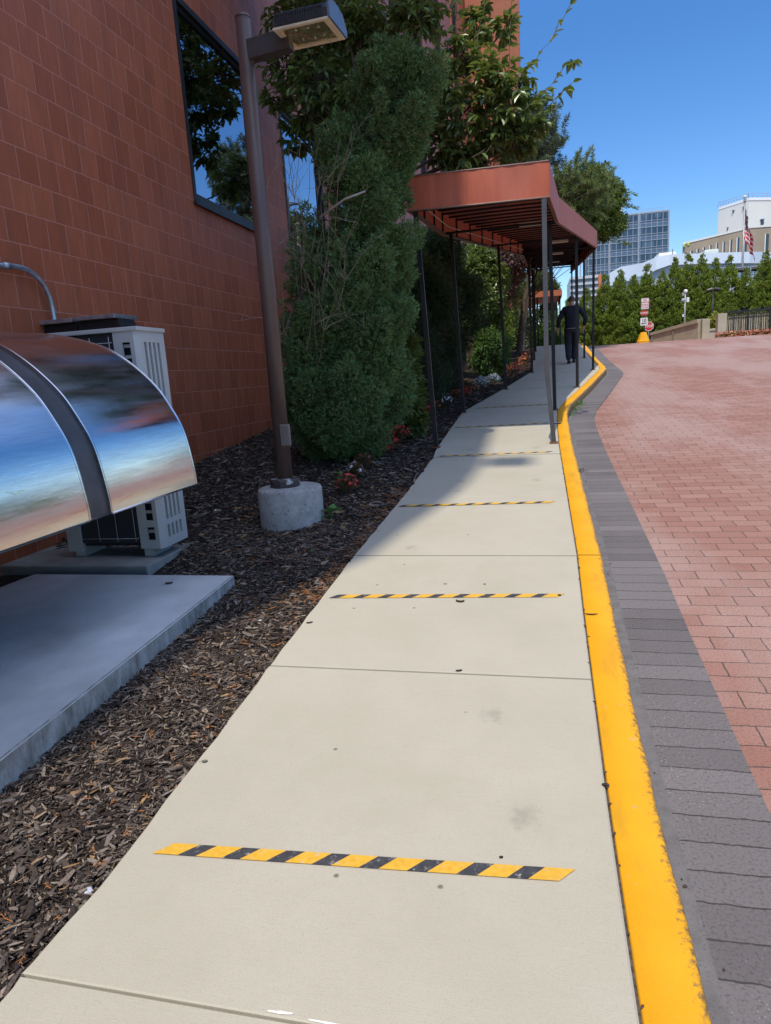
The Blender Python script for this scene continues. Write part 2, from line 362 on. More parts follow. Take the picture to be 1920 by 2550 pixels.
# --- gutter, dark paver border and the brick road
def zroad(y): return g(y)-.14
m = NM('gutter_concrete'); c = m.ramp(m.noise(14, 5, .65), [(.3, (.105, .095, .09)), (.7, (.17, .155, .148))])
c = m.mix(m.ramp(m.noise(150, 3), [(.6, 0), (.7, .6)]), c, (.05, .045, .04)); m.p(col=c, rough=.9, nor=m.bump(m.noise(120, 4), .4, .004)); GUT = m.m
def band(d0, d1, z, name, mat, n=2):
    a = [offset(kin, d0+(d1-d0)*k/(n-1)) for k in range(n)]
    s_ = np.concatenate([[0], np.cumsum(np.linalg.norm(np.diff(a[0], axis=0), axis=1))])
    Gd = np.stack([np.stack([q[:, 0], q[:, 1], zroad(kin[:, 1])+z], 1) for q in a], 1)
    uv = np.stack([np.stack([np.full(len(kin), d0+(d1-d0)*k/(n-1)), s_], 1) for k in range(n)], 1)
    bb = MB(); bb.grid(Gd, uv); return tag(bb.build(name, mat), kind='structure')
band(.14, .215, .010, 'gutter', GUT)
def bricks(nm, bw, rh, mort, c1, c2, mc, wash, washc, offs=.5, extra=None):
    m = NM(nm); uv = m.n('TexCoord').outputs['UV']
    wob = m.n('TexNoise', Vector=uv, Scale=9, Detail=7, Roughness=.72); wv = m.n('VectorMath', _operation='SCALE', Vector=m.n('VectorMath', _operation='SUBTRACT').outputs[0]); 
    sub = wv.inputs[0].links[0].from_node; m.t.links.new(wob.outputs[1], sub.inputs[0]); sub.inputs[1].default_value = (.5, .5, .5); wv.inputs['Scale'].default_value = .03
    ad = m.n('VectorMath', _operation='ADD'); m.t.links.new(uv, ad.inputs[0]); m.t.links.new(wv.outputs[0], ad.inputs[1]); q = ad.outputs[0]
    br = m.n('TexBrick', Vector=q, Color1=c1, Color2=c2, Mortar=mc, Scale=1.0); br.offset = offs; br.squash = 1
    br.inputs['Mortar Size'].default_value = mort; br.inputs['Mortar Smooth'].default_value = .35; br.inputs['Bias'].default_value = 0
    br.inputs['Brick Width'].default_value = bw; br.inputs['Row Height'].default_value = rh
    c = br.outputs[0]
    big = m.n('TexNoise', Vector=m.n('Mapping', Vector=uv, Scale=(1, .32, 1)).outputs[0], Scale=.75, Detail=4, Roughness=.6).outputs[0]
    c = m.mix(m.ramp(big, [(.44, 0), (.58, wash)]), c, washc)
    sp1 = m.n('TexNoise', Vector=uv, Scale=95, Detail=5, Roughness=.75).outputs[0]
    c = m.mix(m.ramp(sp1, [(.36, .6), (.5, 0)]), c, tuple(x*.35 for x in c1))
    sp2 = m.n('TexVoronoi', _voronoi_dimensions='2D', Vector=uv, Scale=70)
    pat = m.ramp(m.n('TexNoise', Vector=uv, Scale=1.1, Detail=5).outputs[0], [(.50, 0), (.62, 1)])
    c = m.mix(m.math('MULTIPLY', m.ramp(sp2.outputs[0], [(.10, 1), (.2, 0)]), m.math('MULTIPLY', pat, m.ramp(m.n('SeparateColor', Color=sp2.outputs[1]).outputs[0], [(.80, 0), (.86, .6)]))), c, (.52, .50, .46))   # grit
    c = m.mix(m.math('MULTIPLY', br.outputs[1], m.ramp(m.n('TexNoise', Vector=uv, Scale=5, Detail=3).outputs[0], [(.35, .25), (.6, 1)])), c, mc)
    h = m.math('ADD', m.math('MULTIPLY', br.outputs[1], -1.0), m.math('MULTIPLY', sp1, .5))
    m.p(col=c, rough=.82, spec=.35, nor=m.bump(h, .55, .006)); return m.m
PAV = bricks('dark_pavers', 3.0, .128, .0036, (.11, .096, .092), (.18, .16, .154), (.05, .043, .038), .3, (.21, .19, .185), 0)
ROADM = bricks('brick_paving', .24, .131, .0036, (.28, .134, .096), (.35, .192, .148), (.075, .054, .045), .55, (.41, .295, .255))
band(.215, .53, .006, 'paver_border', PAV)
xs = np.concatenate([[.1, .7], np.arange(1, 14, .5), [16, 20, 30, 45]]); ysr = np.concatenate([np.arange(-8, 36, .5), [38, 42, 48]])
Y, X = np.meshgrid(ysr, xs, indexing='ij'); Z = zroad(Y)
b = MB(); b.grid(np.stack([X, Y, Z], -1), np.stack([X, Y], -1)); tag(b.build('road', ROADM), kind='structure')

# --- black and yellow anti-slip tapes
m = NM('tape_yellow'); c = m.ramp(m.noise(60, 4), [(.3, (.62, .33, .02)), (.7, (.74, .42, .04))]); m.p(col=m.mix(m.ramp(m.noise(35, 6, .7), [(.58, 0), (.66, .8)]), c, (.48, .44, .35)), rough=.7, nor=m.bump(m.noise(400, 2), .3, .001)); TY = m.m
m = NM('tape_black'); c = m.ramp(m.noise(60, 4), [(.3, (.03, .03, .035)), (.7, (.06, .058, .065))]); m.p(col=m.mix(m.ramp(m.noise(50, 6, .75), [(.58, 0), (.65, .85)]), c, (.45, .42, .35)), rough=.7, nor=m.bump(m.noise(400, 2), .3, .001)); TB = m.m
def tape(name, label, xa, ya, xb, yb, wd, first, n, grp='anti-slip tapes across the walkway'):
    dx = (xb-xa)/n; bs = [MB(), MB()]
    L = math.hypot(xb-xa, yb-ya); sk_ = wd*.9
    for i in range(n):
        q = i if first == 'y' else i+1
        wq = (.58 if q % 2 == 0 else .42)
        # yellow cells are wider than black ones
    cells = []; x = 0; tot = sum(1.3 if (i % 2 == 0) == (first == 'y') else .9 for i in range(n))
    for i in range(n):
        yel = (i % 2 == 0) == (first == 'y'); wc = (1.3 if yel else .9)/tot
        cells.append((x, x+wc, yel)); x += wc
    for a, c, yel in cells:
        vs = []
        for t, s_ in ((a, -1), (c, -1), (c, 1), (a, 1)):
            px = xa+(xb-xa)*t+s_*sk_*.5; py = ya+(yb-ya)*t+s_*wd*.5
            vs.append((px, py, g(py)+.0045+.0006*(i % 2)))
        bs[0 if yel else 1].add(vs, [(0, 1, 2, 3)])
    t = thing(name, label, 'tape', ((xa+xb)/2, (ya+yb)/2, float(g((ya+yb)/2))), grp)
    o = bs[0].build('yellow_stripe', TY, t); o = bs[1].build('black_stripe', TB, t); return t
tape('anti_slip_tape', 'widest black and yellow tape, nearest the bottom of the photo, starting with yellow', -1.155, 1.638, .06, 1.696, .052, 'y', 17)
tape('anti_slip_tape', 'black and yellow tape strip lying wholly in sun, second from the bottom', -1.2, 3.655, .11, 3.705, .05, 'b', 18)
tape('anti_slip_tape', 'black and yellow tape half crossed by the slanting building shadow', -1.16, 5.575, .11, 5.61, .05, 'b', 18)
tape('anti_slip_tape', 'thin worn tape lying against the joint just before the front canopy posts', -1.09, 7.60, .14, 7.63, .045, 'b', 17)
tape('anti_slip_tape', 'shaded tape just under the front edge of the canopy', -1.13, 9.52, .14, 9.56, .045, 'b', 17)
tape('anti_slip_tape', 'farthest faint tape, level with the second pair of canopy posts', -1.0, 11.38, .2, 11.42, .045, 'b', 17)
# ================================================================ THE BRICK BUILDING
XW = -4.0
def blocks(nm, axis, c1, c2, mc, rough=.42, z0=3.1045, y0=.06, k=1.0):
    m = NM(nm); sx = m.n('SeparateXYZ', Vector=m.co()); cb = m.n('CombineXYZ')
    m.t.links.new(m.math('ADD', sx.outputs[axis], y0), cb.inputs[0]); m.t.links.new(m.math('ADD', sx.outputs[2], -z0+20*.2505), cb.inputs[1])
    br = m.n('TexBrick', Vector=cb, Color1=c1, Color2=c2, Mortar=mc, Scale=1.0); br.offset = .5
    br.inputs['Brick Width'].default_value = .2385*k; br.inputs['Row Height'].default_value = .2505*k; br.inputs['Mortar Size'].default_value = .0052; br.inputs['Mortar Smooth'].default_value = .25; br.inputs['Bias'].default_value = 0
    st = m.noise(1, 5, .65, m.co('Object', (30, 30, 4)))                # vertical tooling of the split face
    c = m.mix(.55, br.outputs[0], m.ramp(st, [(.3, .72), (.7, 1.18)]), 'MULTIPLY')
    c = m.mix(m.ramp(m.noise(.7, 4), [(.35, 0), (.7, .3)]), c, tuple(x*.75 for x in c1))
    c = m.mix(m.ramp(m.noise(1, 4, .6, m.co('Object', (5, 5, .35))), [(.5, 0), (.75, .45)]), c, (.17, .06, .035))
    f = m.noise(9, 3); c = m.mix(m.math('MULTIPLY', br.outputs[1], m.ramp(f, [(.38, .35), (.55, 1)])), c, mc)
    h = m.math('ADD', m.math('MULTIPLY', br.outputs[1], -.8), m.math('ADD', m.math('MULTIPLY', st, .5), m.math('MULTIPLY', m.noise(70, 4, .7), .35)))
    m.p(col=c, rough=rough, spec=.35, nor=m.bump(h, .9, .007)); return m.m
BLK = blocks('painted_block', 1, (.37, .096, .040), (.48, .136, .060), (.54, .22, .145), rough=.5)
BLKX = blocks('painted_block_end', 0, (.36, .115, .05), (.40, .13, .06), (.45, .2, .12))
m = NM('mirror_glass'); m.p(col=(.40, .46, .54), rough=.02, metal=1, nor=m.bump(m.noise(1.3, 2), .02, .05)); GLS = m.m
FRM = simple('dark_frame', (.018, .019, .021), .45, var=.2)
bld = thing('brick_building', 'tall red painted block building along the left of the walkway', 'building', (XW, 10, 0))
# openings in the street wall: (y0, y1, z0, z1)
OPEN = [(8.05, 10.25, 3.60, 5.86), (11.36, 13.56, 3.60, 5.86), (14.67, 16.87, 3.60, 5.86)]
FIN = [(y, y+w_, 6.9, 24.0) for y, w_ in ((15.6, .55), (18.2, .9), (21.6, 1.1), (26.2, 1.7), (31.4, 2.4), (38.5, 3.2))]
ALLO = OPEN+FIN
ysn = sorted({-6.5, 47.0} | {q for o in ALLO for q in o[:2]})
top = lambda y: 25.0
b = MB(); D = .35
for y0, y1 in zip(ysn[:-1], ysn[1:]):
    op = sorted([o for o in ALLO if o[0] <= y0+1e-6 and o[1] >= y1-1e-6], key=lambda o: o[2]); z = -.6
    segs = []
    for o in op: segs.append((z, o[2])); z = o[3]
    segs.append((z, None))
    for za, zb in segs:
        ta, tb = (top(y0), top(y1)) if zb is None else (zb, zb)
        b.prism([(XW, y0, za), (XW, y1, za), (XW, y1, tb), (XW, y0, ta)], (-D, 0, 0))
wall = b.build('wall', BLK, bld)
# sunlit end pier far down the street, turning towards the camera
b = MB(); b.box((XW-3, 47, -1), (-.72, 49, 28)); b.build('end_pier', BLKX, bld)
b = MB(); b.box((XW-.6, 46.4, -1), (XW+1.5, 46.998, 28)); b.build('pier_return', BLK, bld)
b = MB(); b.prism([(XW-.3, -6.4, -.6), (-2.66, -6.4, -.6), (-2.70, -6.4, 16.5), (-2.82, -6.4, 18.6), (-2.72, -6.4, 19.0), (-2.58, -6.4, 19.6), (-2.27, -6.4, 20.8), (-2.19, -6.4, 22.2), (-2.09, -6.4, 23.2), (-2.01, -6.4, 24.6), (-2.0, -6.4, 26.2), (-2.2, -6.4, 28.5), (-2.34, -6.4, 30.2), (-2.4, -6.4, 34), (XW-.3, -6.4, 34)], (0, 4.4, 0)); b.build('shadow_bay', BLK, bld)  # unseen bay added behind the camera, outlined to cast the walkway's shadow edge
# unseen block and arm behind the camera, added to cast the walkway's blob shadow
b = MB(); b.tube([(-2.05, -6.3, 26.5), (-1.9, -6.3, 26.5)], .05, 6); b.bbox((-1.96, -6.48, 26.3), (-1.5, -6.1, 26.5), .02); b.build('blob_shadow_caster', simple('caster_case', (.06, .055, .055), .5), bld)
b = MB(); b.box((XW-9, -6, -1), (XW-1.2, 46, 9)); b.build('core', simple('interior_dark', (.03, .03, .03), .8), bld)
for i, (y0, y1, z0, z1) in enumerate(OPEN):
    f = MB(); t = .07
    for a, c in (((y0, z0), (y1, z0+t)), ((y0, z1-t), (y1, z1)), ((y0, z0+t), (y0+t, z1-t)), ((y1-t, z0+t), (y1, z1-t))):
        f.box((XW-.16, a[0], a[1]), (XW+.012, c[0], c[1]))
    for a, c in (((y0+t, z0+t), (y1-t, z0+t+.05)), ((y0+t, z1-t-.05), (y1-t, z1-t)), ((y0+t, z0+t+.05), (y0+t+.05, z1-t-.05)), ((y1-t-.05, z0+t+.05), (y1-t, z1-t-.05))):
        f.box((XW-.13, a[0], a[1]), (XW-.03, c[0], c[1]))
    fo = f.build('window', FRM, bld)
    p_ = MB(); p_.box((XW-.09, y0+.1, z0+.1), (XW-.06, y1-.1, z1-.1)); p_.build('pane', GLS, fo)
    s_ = MB(); s_.box((XW+.014, y0-.03, z0-.045), (XW+.05, y1+.03, z0-.003)); s_.build('sill', FRM, fo)
for y0, y1, z0, z1 in FIN:
    f = MB(); f.box((XW-.2, y0, z0), (XW-.06, y0+.05, z1)).box((XW-.2, y1-.05, z0), (XW-.06, y1, z1)); fo = f.build('window', FRM, bld)
    p_ = MB(); p_.box((XW-.16, y0+.052, z0), (XW-.13, y1-.052, z1)); p_.build('pane', GLS, fo)

# conduit bent down the wall
GALV = simple('galvanised', (.42, .46, .50), .38, metal=.85, var=.25, scale=14, bump=.1)
t = thing('conduit', 'blue grey pipe bending down the red wall behind the silver hood', 'pipe', PX(60, 700, XW+.06))
pts = [PX(u, v, XW+.055) for u, v in ((-160, 650), (-60, 655), (0, 661), (40, 664), (75, 676), (103, 702), (122, 738), (131, 770), (136, 800), (150, 900), (160, 1000))]
cv = []; P4 = np.array(pts)
for i in range(len(P4)-1):
    for s_ in np.linspace(0, 1, 5)[:-1]:
        a, c, d, e = P4[max(i-1, 0)], P4[i], P4[i+1], P4[min(i+2, len(P4)-1)]
        cv.append(.5*(2*c+(d-a)*s_+(2*a-5*c+4*d-e)*s_**2+(-a+3*c-3*d+e)*s_**3))
b = MB(); b.tube(cv, .021, 12); b.build('pipe', GALV, t)
b = MB(); b.tube([PX(6, 661, XW+.055), PX(26, 663, XW+.055)], .027, 12); b.build('coupling', GALV, t)

# ================================================================ EQUIPMENT
WHT = simple('enamel', (.50, .50, .47), .42, var=.05, scale=3); DRK = simple('black_cavity', (.012, .012, .013), .7)
FINM = NM('coil_fins'); c = FINM.n('TexWave', Vector=FINM.co(), Scale=38, Distortion=.4); c.bands_direction = 'Z'
FINM.p(col=FINM.ramp(c.outputs[0], [(.3, (.025, .027, .03)), (.7, (.075, .08, .085))]), rough=.55, metal=.4, nor=FINM.bump(c.outputs[0], .5, .004)); FINM = FINM.m
hp = thing('heat_pump', 'white slotted heat pump cabinet against the wall behind the silver hood', 'air conditioner', (-3.2, 4.6, .22))
X1, Y0, Y1, Z0, Z1 = -2.735, 4.4, 4.76, .235, 1.845
# right side panel with punched slots, as a grid of cells with the slots left out
def slotted(b, plane, u0, u1, z0, z1, slots, th, M):
    us = sorted({u0, u1} | {q for s_ in slots for q in s_[:2]}); zs = sorted({z0, z1} | {q for s_ in slots for q in s_[2:]})
    for ua, ub in zip(us[:-1], us[1:]):
        for za, zb in zip(zs[:-1], zs[1:]):
            if any(s_[0] <= ua+1e-6 and s_[1] >= ub-1e-6 and s_[2] <= za+1e-6 and s_[3] >= zb-1e-6 for s_ in slots): continue
            M(b, ua, ub, za, zb)
sl_ = []
for k in range(4):
    u = Y0+.085+.058*k
    for za, zb in ((.30, .40), (.44, .80), (.86, 1.22), (1.28, 1.74)): sl_.append((u, u+.032, za, zb))
b = MB(); slotted(b, 'x', Y0+.03, Y1, Z0, Z1-.03, sl_, .02, lambda b, ua, ub, za, zb: b.box((X1-.018, ua, za), (X1, ub, zb))); b.build('side_panel', WHT, hp)
sl2 = [(X1-.125, X1-.06, za, zb) for za, zb in ((.30, .40), (.45, .80), (.86, 1.22), (1.28, 1.74))]
b = MB(); slotted(b, 'y', X1-.19, X1-.028, Z0, Z1-.03, sl2, .02, lambda b, ua, ub, za, zb: b.box((ua, Y0, za), (ub, Y0+.018, zb)))
b.prism([(X1-.028, Y0, Z0), (X1, Y0+.03, Z0), (X1-.018, Y0+.03, Z0), (X1-.03, Y0+.018, Z0)], (0, 0, Z1-.03-Z0)); b.build('corner_panel', WHT, hp)
for za, zb in ((.30, .40), (.45, .80), (.86, 1.22), (1.28, 1.74)):
    for q in np.arange(za+.05, zb, .075): b = MB(); b.box((X1-.13, Y0+.03, q), (X1-.05, Y0+.05, q+.022)); b.build('louvre', WHT, hp)
b = MB(); b.bbox((X1-.83, Y0-.012, Z1-.03), (X1+.012, Y1+.01, Z1), .006); b.build('top_panel', WHT, hp)
b = MB(); b.box((X1-.81, Y0+.06, Z0+.01), (X1-.03, Y1-.01, Z1-.035)); b.build('cabinet_core', DRK, hp)
b = MB(); b.box((X1-.70, Y0+.02, Z0+.04), (X1-.19, Y0+.058, Z1-.031)); b.build('coil', FINM, hp)
b = MB(); b.box((X1-.82, Y0, Z0-.02), (X1-.702, Y0+.05, Z1-.031)).box((X1-.82, Y0+.051, Z0), (X1-.812, Y1, Z1-.031)); b.build('end_panel', WHT, hp)
b = MB()
for z in np.linspace(Z0+.08, Z1-.1, 6): b.tube([(X1-.70, Y0-.004, z), (X1-.2, Y0-.004, z)], .0025, 5)
for x in np.linspace(X1-.68, X1-.22, 4): b.tube([(x, Y0-.008, Z0+.06), (x, Y0-.008, Z1-.06)], .0025, 5)
b.build('wire_guard', simple('pale_wire', (.5, .5, .48), .4), hp)
for x in (X1-.8, X1-.2): b = MB(); b.box((x, Y0+.05, .05), (x+.08, Y1-.05, Z0+.008)); b.build('foot', WHT, hp)
b = MB(); b.bbox((X1-1.3, Y0-.22, -.2), (X1-.02, Y1+.2, .165), .012)
o = b.build('equipment_base', simple('old_concrete', (.30, .29, .26), .9, var=.2, scale=5, bump=.3), None); tag(o, 'low grey concrete block the white heat pump stands on', 'concrete block')
t = thing('vent_cowl', 'black vent cowls with blue grey lids behind the heat pump top', 'vent', P(150, 830, 5.1))
BLKP = simple('black_plastic', (.012, .012, .013), .5, var=.3)
for (ua, ub, va, vb) in ((.585, 1.20, 525, 500), (1.215, 1.90, 498, 470)):
    q = lambda a, v, y: P(a*384.4 if False else a, v, y)
for i, (c0, c1) in enumerate((((228, 527), (472, 503)), ((487, 500), (748, 472)))):
    y = 5.05
    a, c = P(c0[0]*.3844, 600+c0[1]*.3844, y), P(c1[0]*.3844, 600+c1[1]*.3844, y); z = (a[2]+c[2])/2
    b = MB(); n = 14; f = []
    b.add([(a[0]-.02, y, z-.24), (c[0]+.06, y, z-.24), (c[0]+.06, y+.3, z-.24), (a[0]-.02, y+.3, z-.24), (a[0]+.01, y+.03, z-.03), (c[0]-.005, y+.03, z-.03), (c[0]-.005, y+.26, z-.03), (a[0]+.01, y+.26, z-.03)],
          [(0, 3, 2, 1), (4, 5, 6, 7), (0, 1, 5, 4), (1, 2, 6, 5), (2, 3, 7, 6), (3, 0, 4, 7)])
    cw = b.build('cowl', BLKP, t)
    b = MB(); b.bbox((a[0], y-.02, z-.029), (c[0], y+.3, z+.005), .005); b.build('lid', GALV, cw)
    b = MB(); b.box((a[0]+.09, y-.004, z-.14), (c[0]-.09, y+.02, z-.13)); b.build('slot', DRK, cw)

# --- bright sheet metal hood
m = NM('bright_metal'); co = m.co('Object', (2, 30, 2)); sc = m.noise(1, 5, .7, m.co('Object', (3, 6, 90)))
h = m.math('ADD', m.math('MULTIPLY', m.noise(2.2, 3, .5), 1.0), m.math('MULTIPLY', m.ramp(m.noise(1, 4, .7, m.co('Object', (6, 2.5, 9))), [(.55, 0), (.75, .35)]), m.noise(30, 3)))
m.p(col=m.ramp(sc, [(.3, (.58, .59, .60)), (.7, (.70, .71, .72))]), metal=1, rough=m.ramp(m.noise(1, 5, .65, m.co('Object', (8, 2, 25))), [(.35, .12), (.7, .25)]), nor=m.bump(h, .05, .03)); BRT = m.m
SEAM = simple('matt_seam', (.10, .10, .105), .5, metal=.6, var=.2, scale=6)
prof = np.array([(-2.190, .778), (-2.197, .90), (-2.237, 1.129), (-2.31, 1.29), (-2.404, 1.434), (-2.57, 1.59), (-2.756, 1.70), (-3.05, 1.784), (-3.30, 1.815), (-3.62, 1.83), (-3.97, 1.835)])
tt = np.linspace(0, 1, 60); from_t = np.linspace(0, 1, len(prof))
def cat(P_, n):
    out = []
    for i in range(len(P_)-1):
        for s_ in np.linspace(0, 1, n, endpoint=False):
            a, c, d, e = P_[max(i-1, 0)], P_[i], P_[i+1], P_[min(i+2, len(P_)-1)]
            out.append(.5*(2*c+(d-a)*s_+(2*a-5*c+4*d-e)*s_**2+(-a+3*c-3*d+e)*s_**3))
    return np.array(out+[P_[-1]])
pr = cat(prof, 7)
def shell(ya, yb, out=0, th=.012, lip=True):
    "curved sheet between two stations, with thickness, closed edges and a rolled rim"
    nrm = np.gradient(pr, axis=0); nrm = np.stack([nrm[:, 1], -nrm[:, 0]], 1); nrm /= np.linalg.norm(nrm, axis=1)[:, None]; nrm = nrm*np.sign(nrm[0, 0])
    O = pr+nrm*out; I = pr+nrm*(out-th); b = MB(); yv = np.linspace(ya, yb, 8)
    Go = np.stack([np.stack([O[:, 0], np.full(len(pr), y), O[:, 1]], 1) for y in yv]); Gi = np.stack([np.stack([I[:, 0], np.full(len(pr), y), I[:, 1]], 1) for y in yv])
    b.grid(Go[:, ::-1]); b.grid(Gi)
    for y, fl in ((ya, 0), (yb, 1)):
        b.grid(np.stack([np.stack([O[:, 0], np.full(len(pr), y), O[:, 1]], 1), np.stack([I[:, 0], np.full(len(pr), y), I[:, 1]], 1)]), smooth=False)
    b.grid(np.stack([np.stack([np.full(8, O[0, 0]), yv, np.full(8, O[0, 1])], 1), np.stack([np.full(8, I[0, 0]), yv, np.full(8, I[0, 1])], 1)]), smooth=False)
    if lip:
        for y in (ya, yb): b.tube(np.stack([O[:, 0], np.full(len(pr), y), O[:, 1]], 1), .006, 6)
    b.tube([(O[0, 0], ya, O[0, 1]), (O[0, 0], yb, O[0, 1])], .006, 6)
    return b
yA = PX(725*.3844, 600+1755*.3844, -2.19)[1]; yB = PX(585*.3844, 600+1800*.3844, -2.19)[1]
hood = thing('metal_hood', 'curved polished sheet metal hood with a dark seam above the concrete pad', 'equipment hood', (-3.2, 3, .1))
shell(yA, 4.0).build('curved_panel', BRT, hood); shell(.75, yB, .0).build('curved_panel', BRT, hood); shell(yB, yA, -.014, .01, False).build('seam_strip', SEAM, hood)
b = MB(); b.box((-3.95, .8, .34), (-3.3, 3.35, 1.6)); b.build('void_box', simple('void_shade', (.015, .015, .016), .6), hood)  # box added under the hood, its near-black colour standing for shade there
for y in (3.3, 1.2):
    for x in (-3.9, -3.6): b = MB(); b.box((x, y, .152), (x+.06, y+.05, .338)); b.build('leg', SEAM, hood)
b = MB(); b.box((-2.235, .8, .782), (-2.206, 3.95, .80)); b.build('rail', simple('rail_metal', (.2, .2, .21), .5, metal=.6), hood)
for y in (1.2, 3.3): b = MB(); b.tube([(-3.3, y, 1.2), (-2.24, y, .9)], .015, 6); b.build('bracket', SEAM, hood)

m = NM('pad_concrete'); c = m.ramp(m.noise(1.4, 5, .6), [(.3, (.40, .40, .38)), (.45, (.52, .52, .50)), (.7, (.64, .64, .62))]); c = m.mix(m.ramp(m.noise(1, 5, .6, m.co('Object', (1.2, .8, 1))), [(.5, 0), (.7, .5)]), c, (.25, .24, .22))
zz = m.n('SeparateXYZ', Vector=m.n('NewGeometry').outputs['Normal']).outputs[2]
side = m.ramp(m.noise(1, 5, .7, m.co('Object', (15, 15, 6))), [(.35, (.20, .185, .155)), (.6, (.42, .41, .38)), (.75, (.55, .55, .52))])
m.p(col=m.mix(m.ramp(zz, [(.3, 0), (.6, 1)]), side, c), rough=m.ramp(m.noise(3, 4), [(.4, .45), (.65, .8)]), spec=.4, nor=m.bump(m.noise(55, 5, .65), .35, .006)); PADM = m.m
b = MB(); bm = bmesh.new()
vs = [bm.verts.new(q) for q in [(-2.006, 4.016, .15), (-3.568, 4.025, .15), (-3.60, 3.60, .15), (-3.62, .7, .15), (-1.82, .7, .15)]]
f = bm.faces.new(vs); ex = bmesh.ops.extrude_face_region(bm, geom=[f]); 
for v in ex['geom']:
    if isinstance(v, bmesh.types.BMVert): v.co.z -= .30
bmesh.ops.recalc_face_normals(bm, faces=bm.faces); bmesh.ops.bevel(bm, geom=[e for e in bm.edges if e.verts[0].co.z > .1 and e.verts[1].co.z > .1], offset=.008, segments=2, affect='EDGES')
b.bm(bm); tag(b.build('concrete_pad', PADM), 'pale flat concrete pad in shade under the silver hood', 'concrete pad')

# ================================================================ LAMP
BRN = NM('bronze_paint'); c = BRN.ramp(BRN.noise(1, 5, .6, BRN.co('Object', (6, 6, 1.2))), [(.3, (.085, .052, .042)), (.7, (.14, .088, .07))])
BRN.p(col=BRN.mix(BRN.ramp(BRN.noise(14, 6, .7), [(.62, 0), (.75, .5)]), c, (.2, .10, .06)), rough=.42, spec=.5); BRN = BRN.m
lx, ly = -2.083, 5.3
lamp = thing('street_lamp', 'rusty brown lamp post with angled floodlight head on a concrete footing', 'street lamp', (lx, ly, .2))
m = NM('rough_concrete'); v = m.n('TexVoronoi', Vector=m.co(), Scale=34)
c = m.ramp(m.noise(12, 6, .7), [(.3, (.27, .26, .235)), (.7, (.46, .45, .42))]); vv = m.ramp(v.outputs[0], [(.12, 1), (.3, 0)])
sel = m.ramp(m.n('SeparateColor', Color=v.outputs[1]).outputs[0], [(.72, 0), (.76, .9)]); c = m.mix(m.math('MULTIPLY', vv, sel), c, (.09, .085, .08))
m.p(col=c, rough=.92, nor=m.bump(m.math('SUBTRACT', m.noise(80, 5, .7), m.math('MULTIPLY', vv, sel)), .7, .012)); RC = m.m
b = MB(); b.lathe([(.262, -.25), (.268, .0), (.27, .27), (.262, .292), (.24, .30), (.0, .303)], (lx+.035, ly, .235), 48, cap=False); b.build('footing', RC, lamp)
b = MB(); b.lathe([(.128, 0), (.128, .052), (.118, .066), (.06, .07)], (lx, ly, .539), 12, smooth=False)
m = NM('chipped_brown'); m.p(col=m.mix(m.ramp(m.noise(9, 5, .6), [(.54, 0), (.57, 1)]), (.045, .032, .030), (.42, .42, .41)), rough=.5); b.build('base_cover', m.m, lamp)
b = MB(); b.tube([(lx, ly, .58), (lx, ly, 2.4), (lx, ly, 4.055)], [.067, .062, .056], 24); b.build('pole', BRN, lamp)
b = MB(); b.lathe([(.058, 0), (.058, .012), (.05, .02), (.0, .022)], (lx, ly, 4.052), 24, cap=False); b.build('pole_cap', BRN, lamp)
b = MB(); a0 = .2
fr = np.array([(math.cos(a), math.sin(a)) for a in np.linspace(-1.45, -.55, 6)])
ho = MB(); ho.bbox((lx+.02, ly-.078, .88), (lx+.105, ly-.045, 1.06), .012, None); ho.build('hand_hole_cover', simple('grey_brown_cover', (.17, .14, .125), .5, bump=.1), lamp)
# arm and head: the head lies along +x, tilted a little down towards its outer end
hd = Matrix.Translation((lx, ly, 3.84))@Matrix.Rotation(R_(-5), 4, 'Y')
b = MB(); b.bbox((.03, -.05, -.085), (.36, .05, .05), .008, hd); b.build('arm', simple('dark_bronze', (.05, .043, .042), .4), lamp)
HM = simple('head_bronze', (.045, .042, .043), .38, spec=.5)
ca, cd, cb_ = Vector(P(676, 74, ly-.19)), Vector(P(813, 43, ly-.21)), Vector(P(734, 123, ly+.19)); ex = (cd-ca); hl = ex.length; ex.normalize(); ey = cb_-ca; hw = ey.length; ey = (ey-ex*ey.dot(ex)).normalized(); ez = ex.cross(ey)
hc = (ca+cb_)/2; hh = Matrix([[ex[i], ey[i], ez[i], hc[i]+ez[i]*.06] for i in range(3)]+[[0, 0, 0, 1]])@Matrix.Diagonal((hl/.5, hw/.4, 1, 1))
b = MB(); sect = [(-.20, -.05), (.20, -.05), (.20, -.02), (.12, .04), (.02, .06), (-.10, .05), (-.19, .01)]
v0 = [tuple(hh@Vector((.0, y, z))) for y, z in sect]; dv = hh.to_3x3()@Vector((.50, 0, 0)); b.prism(v0, dv); hsg = b.build('lamp_head', HM, lamp)
b = MB()
for k in range(22):
    x = .03+k*.02
    b.prism([tuple(hh@Vector((x, y, z))) for y, z in [(-.212, -.045), (-.10, -.0), (.02, .0), (.208, -.045), (.206, -.005), (.125, .055), (.02, .075), (-.105, .068), (-.207, .03)]], hh.to_3x3()@Vector((.006, 0, 0)))
b.build('cooling_fin', HM, hsg)
b = MB(); e = [(-.205, -.06), (.205, -.06), (.205, -.01), (.125, .06), (.02, .082), (-.105, .074), (-.21, .034)]
b.prism([tuple(hh@Vector((.5005, y, z))) for y, z in e], hh.to_3x3()@Vector((.02, 0, 0))); b.build('end_plate', simple('end_grey', (.16, .20, .26), .35, metal=.3), hsg)
b = MB()
